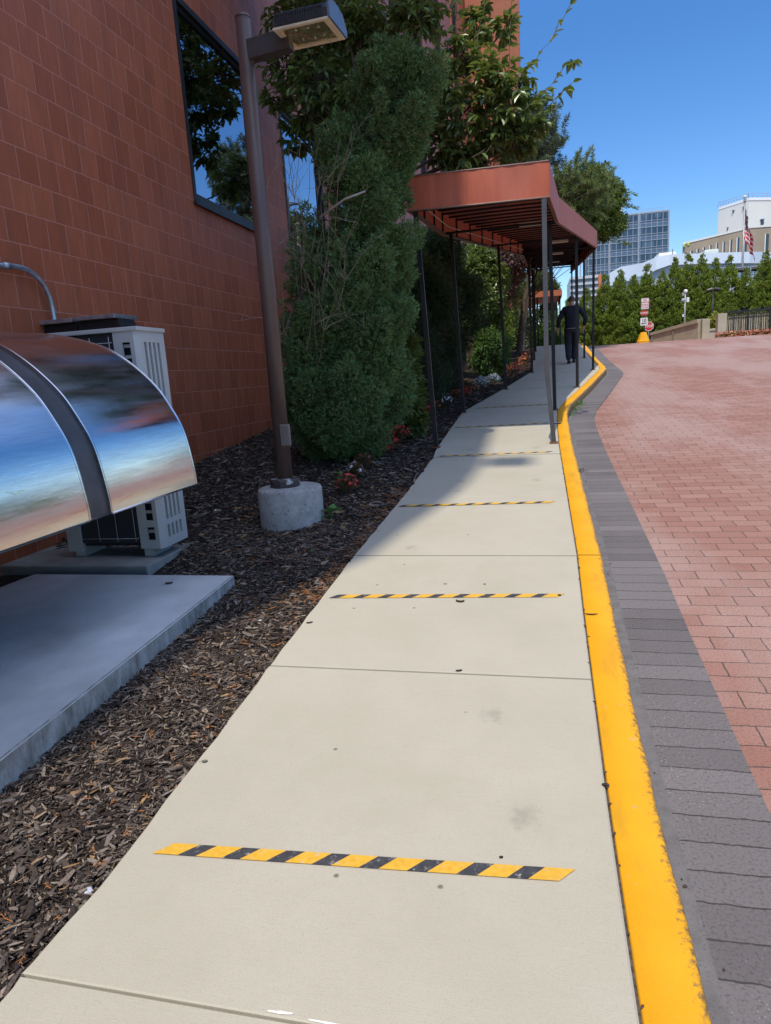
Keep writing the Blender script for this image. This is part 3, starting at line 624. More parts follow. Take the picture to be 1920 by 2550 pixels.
for a, c in (((.0, -.2), (.5, -.165)), ((.0, .165), (.5, .2)), ((.0, -.165), (.05, .165)), ((.45, -.165), (.5, .165))):
    vs = [tuple(hh@Vector(q)) for q in [(a[0], a[1], -.066), (c[0], a[1], -.066), (c[0], c[1], -.066), (a[0], c[1], -.066)]]; b.prism(vs, hh.to_3x3()@Vector((0, 0, .014)))
b.build('door_frame', simple('cream_frame', (.72, .62, .44), .45), hsg)
m = NM('reflector'); m.p(col=m.ramp(m.noise(9, 3), [(.3, (.60, .48, .28)), (.7, (.95, .86, .62))]), metal=.9, rough=.25, nor=m.bump(m.noise(12, 2), .4, .05)); RF = m.m
b = MB(); q = lambda x, y, z: tuple(hh@Vector((x, y, z)))
b.add([q(.05, -.165, -.058), q(.45, -.165, -.058), q(.45, .165, -.058), q(.05, .165, -.058), q(.13, -.08, -.052+.0), q(.37, -.08, -.052), q(.37, .08, -.052), q(.13, .08, -.052)], [(0, 1, 5, 4), (1, 2, 6, 5), (2, 3, 7, 6), (3, 0, 4, 7), (4, 5, 6, 7)]); b.build('reflector', RF, hsg)
for x, y in ((.14, -.09), (.25, -.1), (.34, -.08), (.13, .08), (.24, .09), (.34, .06)):
    b = MB(); b.add([q(x-.03, y-.03, -.0515), q(x+.035, y-.028, -.0515), q(x+.03, y+.03, -.0515), q(x-.028, y+.033, -.0515), q(x-.006, y-.004, -.063), q(x+.008, y+.006, -.063)], [(0, 1, 4), (1, 2, 5), (1, 5, 4), (2, 3, 5), (3, 4, 5), (3, 0, 4)]); b.build('reflector_facet', RF, hsg)

# ================================================================ CANOPY
m = NM('canvas'); st = m.noise(1, 5, .65, m.co('Object', (14, 14, 1.2)))
c = m.ramp(st, [(.3, (.38, .090, .046)), (.7, (.50, .128, .066))]); c = m.mix(m.ramp(m.noise(1.6, 4), [(.45, 0), (.7, .35)]), c, (.36, .15, .12))
zz = m.n('SeparateXYZ', Vector=m.co('Generated')).outputs[2]; c = m.mix(m.ramp(m.math('ADD', zz, m.math('MULTIPLY', m.noise(6, 4), .3)), [(1.0, 0), (1.2, .35)]), c, (.30, .19, .16))
m.p(col=c, rough=.6, spec=.3, nor=m.bump(m.math('ADD', st, m.math('MULTIPLY', m.noise(3, 2), 1.2)), .35, .015)); CANV = m.m
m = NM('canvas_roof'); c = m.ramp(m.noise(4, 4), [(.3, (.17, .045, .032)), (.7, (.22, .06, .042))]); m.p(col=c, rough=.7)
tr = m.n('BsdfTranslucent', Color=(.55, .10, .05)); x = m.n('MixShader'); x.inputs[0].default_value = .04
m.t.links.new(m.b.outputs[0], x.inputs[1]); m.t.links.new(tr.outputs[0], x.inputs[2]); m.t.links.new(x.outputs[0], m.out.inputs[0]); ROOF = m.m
STL = simple('black_steel', (.011, .009, .009), .45, var=.3, scale=5, spec=.35); RUST = simple('rusty_plate', (.20, .075, .035), .8, var=.4, scale=20)
STG = simple('grey_steel', (.055, .055, .06), .38, var=.25, scale=5, spec=.6)
can = thing('walkway_canopy', 'long rust red canvas canopy on thin steel posts over the walkway', 'canopy', (-.5, 8.1, .5))
LN = [(-1.42, 8.1), (-1.39, 11.0), (-.86, 14.1), (-.33, 17.2), (-.26, 24), (-.2, 30)]
RN = [(.166, 8.1), (.35, 10.85), (.86, 13.8), (1.37, 16.8), (1.40, 21), (1.42, 30)]
def zc(y): return 3.21+.083*(y-8.1)
FH = .365
def strip_along(pts, z0, z1, th, sgn, name, mat):
    b = MB()
    for (xa, ya), (xb, yb) in zip(pts[:-1], pts[1:]):
        b.add([(xa, ya, zc(ya)+z0), (xb, yb, zc(yb)+z0), (xb, yb, zc(yb)+z1), (xa, ya, zc(ya)+z1), (xa-sgn*th, ya, zc(ya)+z0), (xb-sgn*th, yb, zc(yb)+z0), (xb-sgn*th, yb, zc(yb)+z1), (xa-sgn*th, ya, zc(ya)+z1)],
              [(0, 1, 2, 3), (4, 7, 6, 5), (0, 4, 5, 1), (3, 2, 6, 7)])
    return b.build(name, mat, can)
b = MB()
n = 26; Gd = np.zeros((9, n, 3)); xs_ = np.linspace(LN[0][0], RN[0][0], n)
for i, z in enumerate(np.linspace(0, FH, 9)):
    Gd[i, :, 0] = xs_; Gd[i, :, 1] = 8.1-.008*np.sin(xs_*9)*math.sin(z/FH*math.pi)-.003*np.sin(xs_*31); Gd[i, :, 2] = 3.21+z+(xs_-LN[0][0])*-.012
b.grid(Gd); Gb = Gd.copy(); Gb[:, :, 1] = 8.125; b.grid(Gb[:, ::-1])
b.build('front_fascia', CANV, can)
b = MB(); b.tube([(LN[0][0], 8.095, 3.21), (RN[0][0], 8.095, 3.21-.012*1.586)], .008, 6); b.tube([(LN[0][0], 8.097, 3.21+FH), (RN[0][0], 8.097, 3.21+FH-.019)], .007, 6); b.build('fascia_hem', simple('hem', (.30, .20, .16), .5), can)
strip_along(RN, -.01, FH-.02, .02, 1, 'side_fascia', CANV); strip_along(LN, -.0, FH-.01, .02, -1, 'side_fascia', CANV)
b = MB(); Gd = []
for y in np.arange(8.13, 30, .4):
    xl, xr = lerp(LN, y)+.021, lerp(RN, y)-.021; Gd.append([(xl+(xr-xl)*t, y, zc(y)+FH-.05+.008*math.sin(t*math.pi)) for t in np.linspace(0, 1, 9)])
b.grid(np.array(Gd)); b.build('canvas_roof', ROOF, can)
for k, y in enumerate(np.arange(8.35, 29.6, .42)):
    xl, xr = lerp(LN, y)+.03, lerp(RN, y)-.03; b = MB(); pts = [(xl+(xr-xl)*t, y, zc(y)+FH-.075+.008*math.sin(t*math.pi)) for t in np.linspace(0, 1, 7)]
    b.tube(pts, .016, 5); b.build('rafter', STL, can)
    if k % 2 == 0:
        for sx, pl in ((1, xl), (-1, xr)):
            b = MB(); b.box((pl-.012, y-.02, zc(y)+.005), (pl+.012, y+.02, zc(y)+FH-.05)); b.build('stud', STL, can)
for pl, s_ in ((LN, .045), (RN, -.045)):
    b = MB(); b.tube([(x+s_, y+.03, zc(y)+.015) for x, y in pl], .022, 4, smooth=False); b.build('edge_beam', STL, can)
b = MB(); b.tube([(LN[0][0]+.05, 8.16, 3.23), (RN[0][0]-.05, 8.16, 3.21)], .022, 4, smooth=False); b.build('cross_beam', STL, can)
for y in (11.0, 14.0, 17.0, 21.0, 25.0):
    b = MB(); b.tube([(lerp(LN, y)+.05, y, zc(y)+.03), (lerp(RN, y)-.05, y, zc(y)+.03)], .018, 4, smooth=False); b.build('cross_beam', STL, can)
b = MB(); b.tube([(lerp(LN, y)+.10, y, zc(y)+.12) for y in (8.3, 11, 14, 17)], .006, 5); b.build('wire_run', simple('pale_conduit', (.55, .52, .48), .5), can)
LT = simple('light_lens', (.62, .58, .50), .4, var=.1)
for y in (9.6, 13.2, 17.5, 21.5, 25.5):
    xm = (lerp(LN, y)+lerp(RN, y))/2+.05; b = MB(); b.bbox((xm-.2, y-.06, zc(y)+FH-.13), (xm+.2, y+.06, zc(y)+FH-.06), .025); b.build('ceiling_light', LT, can)
def post(bx, by, tx, tz, w, m, kink=None, ret=None):
    b = MB(); z0 = float(g(by))
    pts = [(bx, by, z0+.012)]+([kink] if kink else [])+[(tx, by, tz)]
    if kink: pts = [pts[0], tuple(np.array(kink)-np.array([0, 0, .05])), tuple(np.array(kink)+np.array([0, 0, .03])), pts[-1]]
    b2 = MB()
    for i, p0 in enumerate(pts):
        pass
    vs = []; h = w/2
    for p0 in pts: vs += [(p0[0]-h, p0[1]-h, p0[2]), (p0[0]+h, p0[1]-h, p0[2]), (p0[0]+h, p0[1]+h, p0[2]), (p0[0]-h, p0[1]+h, p0[2])]
    f = [(0, 3, 2, 1), tuple(4*(len(pts)-1)+q for q in range(4))]
    for k in range(len(pts)-1):
        for q in range(4): f.append((4*k+q, 4*k+(q+1) % 4, 4*k+4+(q+1) % 4, 4*k+4+q))
    b.add(vs, f); o = b.build('post', m, can)
    pb = MB(); pb.bbox((bx-w*.95, by-w*.95, z0+.002), (bx+w*.95, by+w*.95, z0+.014), .003)
    for sx in (-1, 1):
        for sy in (-1, 1): pb.tube([(bx+sx*w*.72, by+sy*w*.72, z0+.013), (bx+sx*w*.72, by+sy*w*.72, z0+.024)], .006, 6)
    pb.build('base_plate', RUST, o); return o
for bx, by, tx, tz in ((-1.208, 8.12, -1.32, 3.215), (-1.165, 10.965, -1.25, 3.47), (-.607, 13.85, -.684, 3.70), (-.114, 17.07, -.153, 3.96), (-.07, 21, -.09, 4.29), (-.03, 24.8, -.06, 4.6), (-.03, 28.6, -.05, 4.9)):
    post(bx, by, tx, tz, .052, STL)
post(.18, 8.12, .105, 3.20, .052, STG, kink=(.107, 8.12, 1.40))
for bx, by, tx, tz in ((.258, 10.75, .215, 3.45), (.744, 13.54, .739, 3.67), (1.284, 16.85, 1.297, 3.95), (1.327, 20.58, 1.323, 4.25), (1.35, 24.4, 1.345, 4.58), (1.37, 28.2, 1.365, 4.9)):
    post(bx, by, tx, tz, .052, STL)
# a second canopy beyond the bend
c2 = thing('walkway_canopy', 'small sunlit orange canopy end far down the walkway beyond the first', 'canopy', (.5, 31, 2.2))
b = MB(); b.box((.0, 30.8, 4.26), (1.06, 30.83, 4.50)); b.build('front_fascia', simple('canvas_sunlit_end', (.42, .12, .05), .6), c2)
b = MB(); b.box((-.3, 30.83, 4.24), (.0-.002, 36, 4.48)).box((1.062, 30.83, 4.24), (1.09, 36, 4.48)); b.build('side_fascia', CANV, c2)
b = MB(); b.box((.0, 30.832, 4.44), (1.06, 36, 4.47)); b.build('canvas_roof', ROOF, c2)
for x in (.06, 1.0):
    for y in (31, 35.8): b = MB(); b.box((x-.03, y-.03, 2.1), (x+.03, y+.03, 4.43)); b.build('post', STL, c2)
# ================================================================ PLANTS
def unit(v): return v/(np.linalg.norm(v, axis=-1, keepdims=True)+1e-12)
def rdir(n): return unit(rng.normal(size=(n, 3)))
def frame(d, nrm):
    s = unit(np.cross(d, nrm)); return s, unit(np.cross(s, d))
def leaves(b, c, d, nrm, L, Wd, fold=.18, droop=.14):
    "broad leaves with a folded midrib and a drooping point"
    s, n = frame(d, nrm); L = L[:, None]; Wd = Wd[:, None]
    V = np.stack([c, c+d*L*.32-s*Wd*.5+n*Wd*fold, c+d*L*.72-s*Wd*.33+n*(Wd*fold*.8-L*droop*.35), c+d*L-n*L*droop, c+d*L*.72+s*Wd*.33+n*(Wd*fold*.8-L*droop*.35), c+d*L*.32+s*Wd*.5+n*Wd*fold], 1)
    N = len(c); f = np.concatenate([np.array([[0, 3, 2, 1]]), np.array([[0, 5, 4, 3]])]); b.add(V.reshape(-1, 3), (np.arange(N)[:, None, None]*6+f[None]).reshape(-1, 4), smooth=False)
def blades(b, c, d, nrm, L, Wd, at=.45):
    s, n = frame(d, nrm); L = L[:, None]; Wd = Wd[:, None]
    V = np.stack([c, c+d*L*at-s*Wd*.5, c+d*L, c+d*L*at+s*Wd*.5], 1); N = len(c)
    b.add(V.reshape(-1, 3), np.arange(N*4).reshape(-1, 4))
def sprays(b, lobes, dens, L, Wd, per=6, spread=.75, up=.35, inner=.55, nolo=None):
    "lobes: (centre, radii(3), axis) -> fans of blades over each lobe"
    for c, r, ax in lobes:
        c = np.asarray(c); r = np.asarray(r, float); n = int(dens*(r[0]*r[1]+r[1]*r[2]+r[0]*r[2])*4.19)
        q = rdir(n); z = unit(np.asarray(ax, float)); t = unit(np.cross(z, [.3, .9, .1])); u = np.cross(z, t); B = np.stack([t, u, z], 0)
        k = rng.uniform(inner, 1.05, n)[:, None]
        p = c+((q*r*k)@B); nn = unit((q/r)@B); nn = unit(nn*.8+np.array([0, 0, up])+z*.25+rng.normal(0, .25, (n, 3)))
        if nolo is not None: kk = p[:, 2] > nolo(p); p, nn = p[kk], nn[kk]; n = len(p)
        for j in range(per):
            d = unit(nn+rng.normal(0, spread*.55, (n, 3))); st = p+nn*(rng.uniform(-.3, .5, (n, 1))*L)
            l = L*rng.uniform(.6, 1.25, n); blades(b, st, d, rdir(n), l, Wd*rng.uniform(.7, 1.3, n))
BARK = simple('bark', (.10, .075, .055), .9, var=.35, scale=12, bump=.6, bscale=25, bd=.02)
TWIG = simple('dry_twig', (.25, .20, .16), .85, var=.25, scale=6)
def zg(x, y): return float(zm(x, y))
def limb(b, p0, p1, r0, r1, sag=.0, n=7, wob=.05, sides=6):
    p0 = np.asarray(p0, float); p1 = np.asarray(p1, float); t = np.linspace(0, 1, n)[:, None]; L = np.linalg.norm(p1-p0)
    pts = p0+(p1-p0)*t; pts[:, 2] += (sag*4*t*(1-t))[:, 0]*L; pts[1:-1] += rng.normal(0, wob*L/n, (n-2, 3)); b.tube(pts, np.linspace(r0, r1, n), sides, cap=False); return pts

# --- big juniper beside the lamp
jy = 7.25
J = [(978, 742, 62), (940, 732, 100), (900, 735, 122), (820, 740, 130), (740, 744, 124), (660, 748, 122), (580, 754, 114), (500, 770, 98), (430, 786, 80), (360, 798, 78), (300, 832, 84), (240, 852, 84), (190, 853, 62), (150, 850, 30)]
J = [(PD(x, v, jy), w_*K/F*jy) for v, x, w_ in J]
jz = np.array([p[2] for p, _ in J]); jx = np.array([p[0] for p, _ in J]); jr = np.array([w_ for _, w_ in J])
o_ = np.argsort(jz); jz, jx, jr = jz[o_], jx[o_], jr[o_]
lob = []
for i in range(200):
    z = jz[0]+.08+(jz[-1]-jz[0])*rng.uniform()**1.35; R = np.interp(z, jz, jr); cx = np.interp(z, jz, jx); a = rng.uniform(0, 6.283)
    k = rng.uniform(.35, .98)*R; s_ = rng.uniform(.09, .22)*min(1, .5+R)
    c = np.array([cx+math.cos(a)*k, jy+math.sin(a)*k*.95, z]); ax = np.array([math.cos(a)*.8+rng.normal(0, .3), math.sin(a)*.8+rng.normal(0, .3), .75+.3*rng.uniform()])
    lob.append((c, (s_, s_, s_*rng.uniform(1.3, 2.1)), ax))
for i in range(110):
    z = rng.uniform(jz[0]+.3, jz[-1]+.1); R = np.interp(z, jz, jr); cx = np.interp(z, jz, jx); a = rng.uniform(0, 6.283); k = R*rng.uniform(.85, 1.12); s_ = rng.uniform(.035, .065)
    lob.append((np.array([cx+math.cos(a)*k, jy+math.sin(a)*k*.95, z+.08]), (s_, s_, s_*rng.uniform(2.2, 3.8)), np.array([math.cos(a)*.8+rng.normal(0, .3), math.sin(a)*.8+rng.normal(0, .3), rng.uniform(.3, 1.1)])))
b = MB(); sprays(b, lob, 900, .042, .0095, 7, .95, .25, .7, lambda p: zm(p[:, 0], p[:, 1])+.03)
JUN = leafmat('juniper_leaf', [(.035, .085, .036), (.055, .12, .048), (.075, .155, .058), (.095, .19, .07), (.115, .215, .08), (.15, .25, .09), (.17, .20, .08), (.18, .115, .05)], .6, .08, .15, 3.4, (.14, .25, .085))
jun = thing('juniper', 'big shaggy blue green juniper standing between the lamp and the canopy', 'shrub', (jx[0], jy, zg(jx[0], jy)))
b.build('crown', JUN, jun)
b = MB(); T0 = np.array([jx[0], jy, zg(jx[0], jy)-.05]); top_ = np.array([jx[-1], jy, jz[-1]-.3]); tr = limb(b, T0, top_, .08, .015, 0, 10, .12, 8)
for c, r, ax in lob[::2]:
    k = np.argmin(abs(tr[:, 2]-(c[2]-.25))); limb(b, tr[k], c, .014, .004, -.05, 5, .06, 4)
b.build('trunk', BARK, jun)
b = MB(); n = 500; i = rng.integers(0, len(lob), n); c = np.array([lob[q][0] for q in i]); 
p = c+rdir(n)*np.array([lob[q][1] for q in i])*1.02; kk = p[:, 2] > 2.2; p = p[kk]
for q in p: b.lathe([(.0, -.004), (.004, 0), (.0, .004)], q, 4, cap=False)
b.build('berry', simple('pale_berries', (.30, .38, .36), .6), jun)
tag(jun.children[-1], kind='stuff')

# --- cherry with big drooping leaves
ch = thing('cherry_tree', 'broad leaved tree reaching over the canopy front, its right side in sun', 'tree', (-2.35, 9.4, zg(-2.35, 9.4)))
CL = [(640, 40, 10, .5), (720, 90, 10, .55), (620, 140, 10, .42), (700, 180, 9.6, .5), (680, 260, 10, .42), (760, 240, 9.6, .42), (640, 300, 10.2, .3), (780, 60, 9.6, .5), (850, 90, 9.6, .5), (900, 40, 9.3, .38), (720, 330, 10, .36), (600, 215, 10.4, .26), (800, 330, 9.9, .38), (880, 180, 9.7, .4),
      (1000, 120, 9, .3), (1055, 190, 8.9, .36), (1100, 245, 8.9, .3), (1000, 245, 8.9, .38), (1060, 295, 9.0, .3), (955, 190, 9.1, .36), (1120, 190, 8.8, .22), (1010, 335, 9.1, .3), (940, 320, 9.1, .32), (1085, 70, 9.0, .16), (1150, 285, 8.9, .16), (985, 352, 9.2, .28), (1055, 345, 9.1, .27), (1115, 318, 9.0, .2), (930, 250, 9.2, .32), (1030, 60, 9.2, .22),
      (750, -150, 9.6, .8), (950, -120, 9.4, .6), (600, -100, 10.2, .6), (1080, -60, 9.1, .3)]
CL = [(PD(u, v, y), r) for u, v, y, r in CL]+[(np.array([-3.0, 10.6, 5.6]), .5), (np.array([-3.0, 11.5, 6.3]), .55), (np.array([-2.9, 12.2, 5.0]), .5), (np.array([-3.0, 11.0, 7.0]), .5)]
bl, bb_ = MB(), MB(); base = np.array([-2.35, 9.4, zg(-2.35, 9.4)-.1]); fork = np.array([-2.3, 9.4, 3.75])
limb(bb_, base, fork, .10, .085, 0, 6, .1, 10)
LD, LDIR, LN_ = [], [], []
def twig(p0, p1, nl, r0=.006, leaf0=.25):
    pts = limb(bb_, p0, p1, r0, .002, .05, 6, .08, 4); seg = np.diff(pts, axis=0)
    for k in range(nl):
        t = leaf0+(1-leaf0)*(k+rng.uniform())/nl; i = min(int(t*5), 4); q = pts[i]+seg[i]*(t*5-i); ax = seg[i]/np.linalg.norm(seg[i])
        side = np.cross(ax, [0, 0, 1]); side /= np.linalg.norm(side)+1e-9; sg = 1 if k % 2 else -1
        d = ax*rng.uniform(.3, .9)+side*sg*rng.uniform(.4, 1.)+np.array([0, 0, rng.uniform(-1.0, .1)])+rng.normal(0, .15, 3); LD.append(q); LDIR.append(d); LN_.append(np.array([0, 0, 1.])+rng.normal(0, .35, 3))
for c, r in CL:
    mid = fork+(c-fork)*.45+np.array([0, 0, -.05]); l = limb(bb_, fork if rng.uniform() < .5 else mid*.5+fork*.5, c, .028, .009, -.06, 7, .1, 6)
    for k in range(int(36*(r/.4)**2)+5):
        e = c+rdir(1)[0]*np.array([r, r, r*.85])*rng.uniform(.75, 1.12); s0 = c+(e-c)*rng.uniform(.0, .3)+rng.normal(0, .03, 3); e = e+np.array([.04, -.02, .05])
        twig(s0, e, rng.integers(8, 13))
for pts, nl in (([(1040, 265), (1116, 190), (1190, 90), (1236, 5)], 26), ([(1050, 330), (1135, 240), (1195, 180), (1232, 128), (1246, 135)], 30), ([(1020, 340), (1100, 300), (1165, 255), (1200, 215), (1238, 178)], 34), ([(1030, 90), (1045, 30), (1052, -30)], 14), ([(990, 130), (985, 40), (990, -30)], 16), ([(1100, 150), (1102, 60), (1108, -10)], 14), ([(950, 110), (930, 30), (920, -20)], 14), ([(1120, 250), (1170, 215), (1180, 190)], 16)):
    W3 = [PD(u, v, 8.75+.1*i) for i, (u, v) in enumerate(pts)]
    for a, c in zip(W3[:-1], W3[1:]): twig(a, c, int(nl/(len(W3)-1)), .006, .0)
c = np.array(LD); d = unit(np.array(LDIR)); nn = np.array(LN_); L = rng.uniform(.085, .15, len(c))
leaves(bl, c, d, nn, L, L*rng.uniform(.42, .55, len(c)))
CHL = leafmat('cherry_leaf', [(.04, .075, .028), (.065, .12, .038), (.095, .165, .048), (.13, .21, .068), (.19, .24, .06)], .32, .28, .5, .9)
bl.build('crown', CHL, ch); bb_.build('trunk', BARK, ch)

# --- bare shrub between the lamp and the juniper
sh = thing('bare_shrub', 'leafless grey twiggy shrub behind the lamp post', 'shrub', (-2.65, 6.1, zg(-2.65, 6.1)))
b = MB(); b0 = PD(650, 800, 7.7); b0[2] = zg(b0[0], b0[1])-.05
EN = [(552, 470), (575, 390), (598, 330), (625, 350), (650, 300), (668, 340), (690, 300), (712, 350), (735, 300), (760, 290), (795, 395), (770, 470), (745, 560), (700, 480), (570, 560), (730, 620), (640, 420), (585, 480)]
for u, v in EN:
    e = PD(u, v, rng.uniform(5.5, 6.3)); s0 = b0+np.array([rng.normal(0, .10), rng.normal(0, .10), 0]); pts = limb(b, s0, e, rng.uniform(.004, .0075), .0018, rng.uniform(-.06, .14), 9, .12, 5)
    for k in range(rng.integers(4, 8)):
        i = rng.integers(2, 8); d = unit(pts[i+1 if i < 8 else 8]-pts[i]+rng.normal(0, .12, 3)*np.linalg.norm(pts[1]-pts[0])*6); q = limb(b, pts[i], pts[i]+d*rng.uniform(.2, .55)+rng.normal(0, .12, 3), .0028, .0011, .06, 6, .12, 4)
        for k2 in range(2):
            j = rng.integers(1, 5); b.tube([q[j], q[j]+unit(rng.normal(0, .6, 3)+np.array([0, 0, .6]))*rng.uniform(.06, .2)], [.0018, .0009], 4, cap=False)
b.build('stem', TWIG, sh); 
tag(sh.children[0], kind=None)
b = MB(); e = PD(790, 413, 6.0); b.tube([PD(690, 470, 6.0), PD(745, 430, 5.95), e], [.009, .008, .0075], 6); b.build('cut_branch', simple('cut_wood', (.33, .29, .25), .8), sh)

# --- shrubs under the canopy
def bush(name, label, cat, c, r, cols, nlobe, dens, L, W_, kind='blade', grp=None, lobe=.4, trunk=True, bx=0, per=5, up=.3, trans=.2, rough=.5):
    c = np.asarray(c, float); r = np.asarray(r, float); z0 = zg(c[0], c[1]); t = thing(name, label, cat, (c[0], c[1], z0), grp); lob = []
    for i in range(nlobe):
        q = rdir(1)[0]; k = rng.uniform(.5, .85); p = c+q*r*k; s_ = lobe*min(r)*rng.uniform(.7, 1.25); lob.append((p, (s_, s_, s_*1.25), q+np.array([0, 0, .6])))
    b = MB()
    if kind == 'blade': sprays(b, lob, dens, L, W_, per, .8, up, .45, lambda p: zm(p[:, 0], p[:, 1])+.02)
    else:
        for p, s_, ax in lob:
            n = int(dens*s_[0]*s_[1]*12); q = rdir(n); pp = p+q*np.array(s_)*rng.uniform(.5, 1.05, (n, 1)); kk = pp[:, 2] > zm(pp[:, 0], pp[:, 1])+.02; pp = pp[kk]; q = q[kk]; n = len(pp)
            d = unit(q*.8+rng.normal(0, .5, (n, 3))+np.array([0, 0, -.15])); l = L*rng.uniform(.7, 1.2, n); leaves(b, pp, d, q+np.array([0, 0, .8])+rng.normal(0, .3, (n, 3)), l, l*W_)
    b.build('crown' if cat == 'tree' else 'foliage', leafmat(name+'_leaf', cols, rough, trans, .4), t)
    if trunk:
        b = MB(); tp = limb(b, (c[0]+bx, c[1], z0-.05), c+np.array([bx*.75, 0, 0]), .04*max(1, r[2]), .02*max(1, r[2]), 0, 6, .1, 8)
        for p, s_, ax in lob[::3]: limb(b, tp[rng.integers(2, 6)], p, .014*max(1, r[2]*.6), .004, -.04, 5, .08, 5)
        b.build('trunk' if cat == 'tree' else 'stem', BARK, t)
    return t
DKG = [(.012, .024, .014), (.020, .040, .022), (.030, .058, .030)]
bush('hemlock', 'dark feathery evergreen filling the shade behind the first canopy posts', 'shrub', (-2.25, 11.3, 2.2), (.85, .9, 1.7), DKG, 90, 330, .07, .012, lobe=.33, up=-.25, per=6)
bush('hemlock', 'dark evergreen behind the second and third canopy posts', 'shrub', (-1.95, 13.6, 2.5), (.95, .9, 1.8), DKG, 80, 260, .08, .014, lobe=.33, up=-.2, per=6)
bush('laurel', 'glossy long leaved shrub squeezed between the juniper and the first canopy post', 'shrub', (-1.72, 8.75, 1.25), (.3, .35, .8), [(.035, .06, .015), (.06, .10, .025), (.10, .13, .03)], 26, 900, .10, .3, 'leaf', lobe=.5, rough=.35)
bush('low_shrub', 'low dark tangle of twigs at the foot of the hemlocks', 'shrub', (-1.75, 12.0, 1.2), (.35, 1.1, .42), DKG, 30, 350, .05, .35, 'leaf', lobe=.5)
bush('viburnum', 'sunlit drooping green shrub seen past the third canopy post', 'shrub', (-1.28, 16.2, 3.1), (.62, .6, 1.0), [(.05, .09, .02), (.08, .14, .035), (.12, .19, .06), (.17, .24, .09)], 44, 520, .125, .42, 'leaf', lobe=.42, trans=.3, rough=.3)
bush('azalea', 'small bright green shrub low beside the third canopy post', 'shrub', (-1.02, 15.6, 1.72), (.42, .5, .62), [(.03, .08, .02), (.06, .14, .03), (.10, .20, .05)], 30, 600, .07, .45, 'leaf', lobe=.45, trans=.3)
bush('azalea', 'yellow green shrub in sun near the fourth canopy post', 'shrub', (-.85, 17.6, 2.2), (.38, .5, .7), [(.07, .12, .02), (.12, .19, .03), (.2, .26, .05)], 26, 520, .075, .45, 'leaf', lobe=.45, trans=.3)
bush('purple_plum', 'purple leaved plum tree glimpsed under the canopy roof', 'tree', (-1.25, 22.5, 4.5), (.95, .9, 1.2), [(.05, .018, .022), (.10, .04, .045), (.20, .11, .12)], 40, 420, .10, .6, 'leaf', lobe=.4)
bush('yew', 'soft grey green shrub glimpsed behind the plum tree near the far posts', 'shrub', (-1.15, 24.0, 4.1), (.7, .7, 1.4), [(.06, .08, .03), (.10, .13, .05), (.16, .18, .08)], 30, 200, .12, .02)
bush('round_shrub', 'round green shrub beside the walkway just past the walking person', 'shrub', (.55, 31.5, 2.75), (.55, .6, .62), [(.04, .09, .02), (.07, .15, .03), (.11, .20, .05)], 24, 400, .09, .45, 'leaf', lobe=.45)
bush('round_shrub', 'dull green shrub behind the far left canopy posts', 'shrub', (-.75, 27.5, 2.9), (.5, .8, .8), [(.03, .06, .02), (.06, .10, .03), (.09, .13, .05)], 30, 300, .09, .45, 'leaf', lobe=.45)
bush('dark_conifer', 'tall dull green conifer beyond the far end of the covered walkway', 'tree', (-.1, 40, 4.6), (1.5, .9, 2.6), [(.03, .055, .02), (.05, .085, .03), (.08, .12, .045)], 60, 90, .16, .04, lobe=.38)
# pale post behind the shrubs
t = MB(); t.tube([(-1.88, 18.5, 1.0), (-1.88, 18.5, 5.6)], .06, 12); pp = t.build('downpipe', simple('pinkish_grey', (.42, .30, .28), .5), None); tag(pp, 'pinkish grey pipe standing behind the shrubs by the third canopy post', 'pipe')

# --- needle tree and a broad leaved one leaning over the canopy further on
def pine(name, label, c, r, cols, n, y0, bx=0):
    t = thing(name, label, 'tree', (c[0]+bx, c[1], y0)); b = MB(); bt = MB(); tp = limb(bt, (c[0]+bx, c[1], y0-.2), np.array(c)+np.array([bx*.6, 0, r[2]*.6]), .12, .03, 0, 10, .05, 8)
    for i in range(n*4):
        q = rdir(1)[0]; e = np.array(c)+q*np.array(r)*rng.uniform(.35, 1.08)
        if i % 4 == 0: k = np.argmin(abs(tp[:, 2]-(e[2]-.5))); limb(bt, tp[k], e, .02, .005, -.03, 6, .10, 4)
        ax = unit(q*.6+rdir(1)[0]*.7+np.array([0, 0, .5])); m_ = 110; tt = rng.uniform(-.25, .12, m_)[:, None]; pp = e+ax*tt; d = unit(ax*.7+rdir(m_)*.9); blades(b, pp, d, rdir(m_), rng.uniform(.10, .17, m_), np.full(m_, .016), .4)
    b.build('crown', leafmat(name+'_needle', cols, .5, .1, .3), t); bt.build('trunk', BARK, t); return t
PN = [(.05, .085, .045), (.08, .12, .065), (.12, .16, .09)]
pine('pine_tree', 'grey green pine rising just behind the front corner of the canopy', P(1315, 350, 19), (1.0, .9, .95), PN, 60, 1.3, -1.6)
pine('pine_tree', 'pale pine with one long pointed twig, beyond the side of the canopy', P(1440, 480, 25), (1.25, 1.0, 1.2), [(.07, .12, .035), (.12, .18, .055), (.19, .24, .085)], 80, 1.7, -2.1)
e1 = P(1485, 405, 24.5)
bush('beech_tree', 'bright green tree with layered drooping branches past the canopy corner', 'tree', P(1480, 515, 27), (1.3, 1.0, 1.35), [(.045, .085, .015), (.07, .125, .02), (.11, .17, .03)], 70, 520, .10, .5, 'leaf', lobe=.27, trans=.3, bx=-2.6)
bt = [o for o in bpy.data.objects if o.name.startswith('beech_tree')][0]
b = MB(); c_, d_, n_ = [], [], []
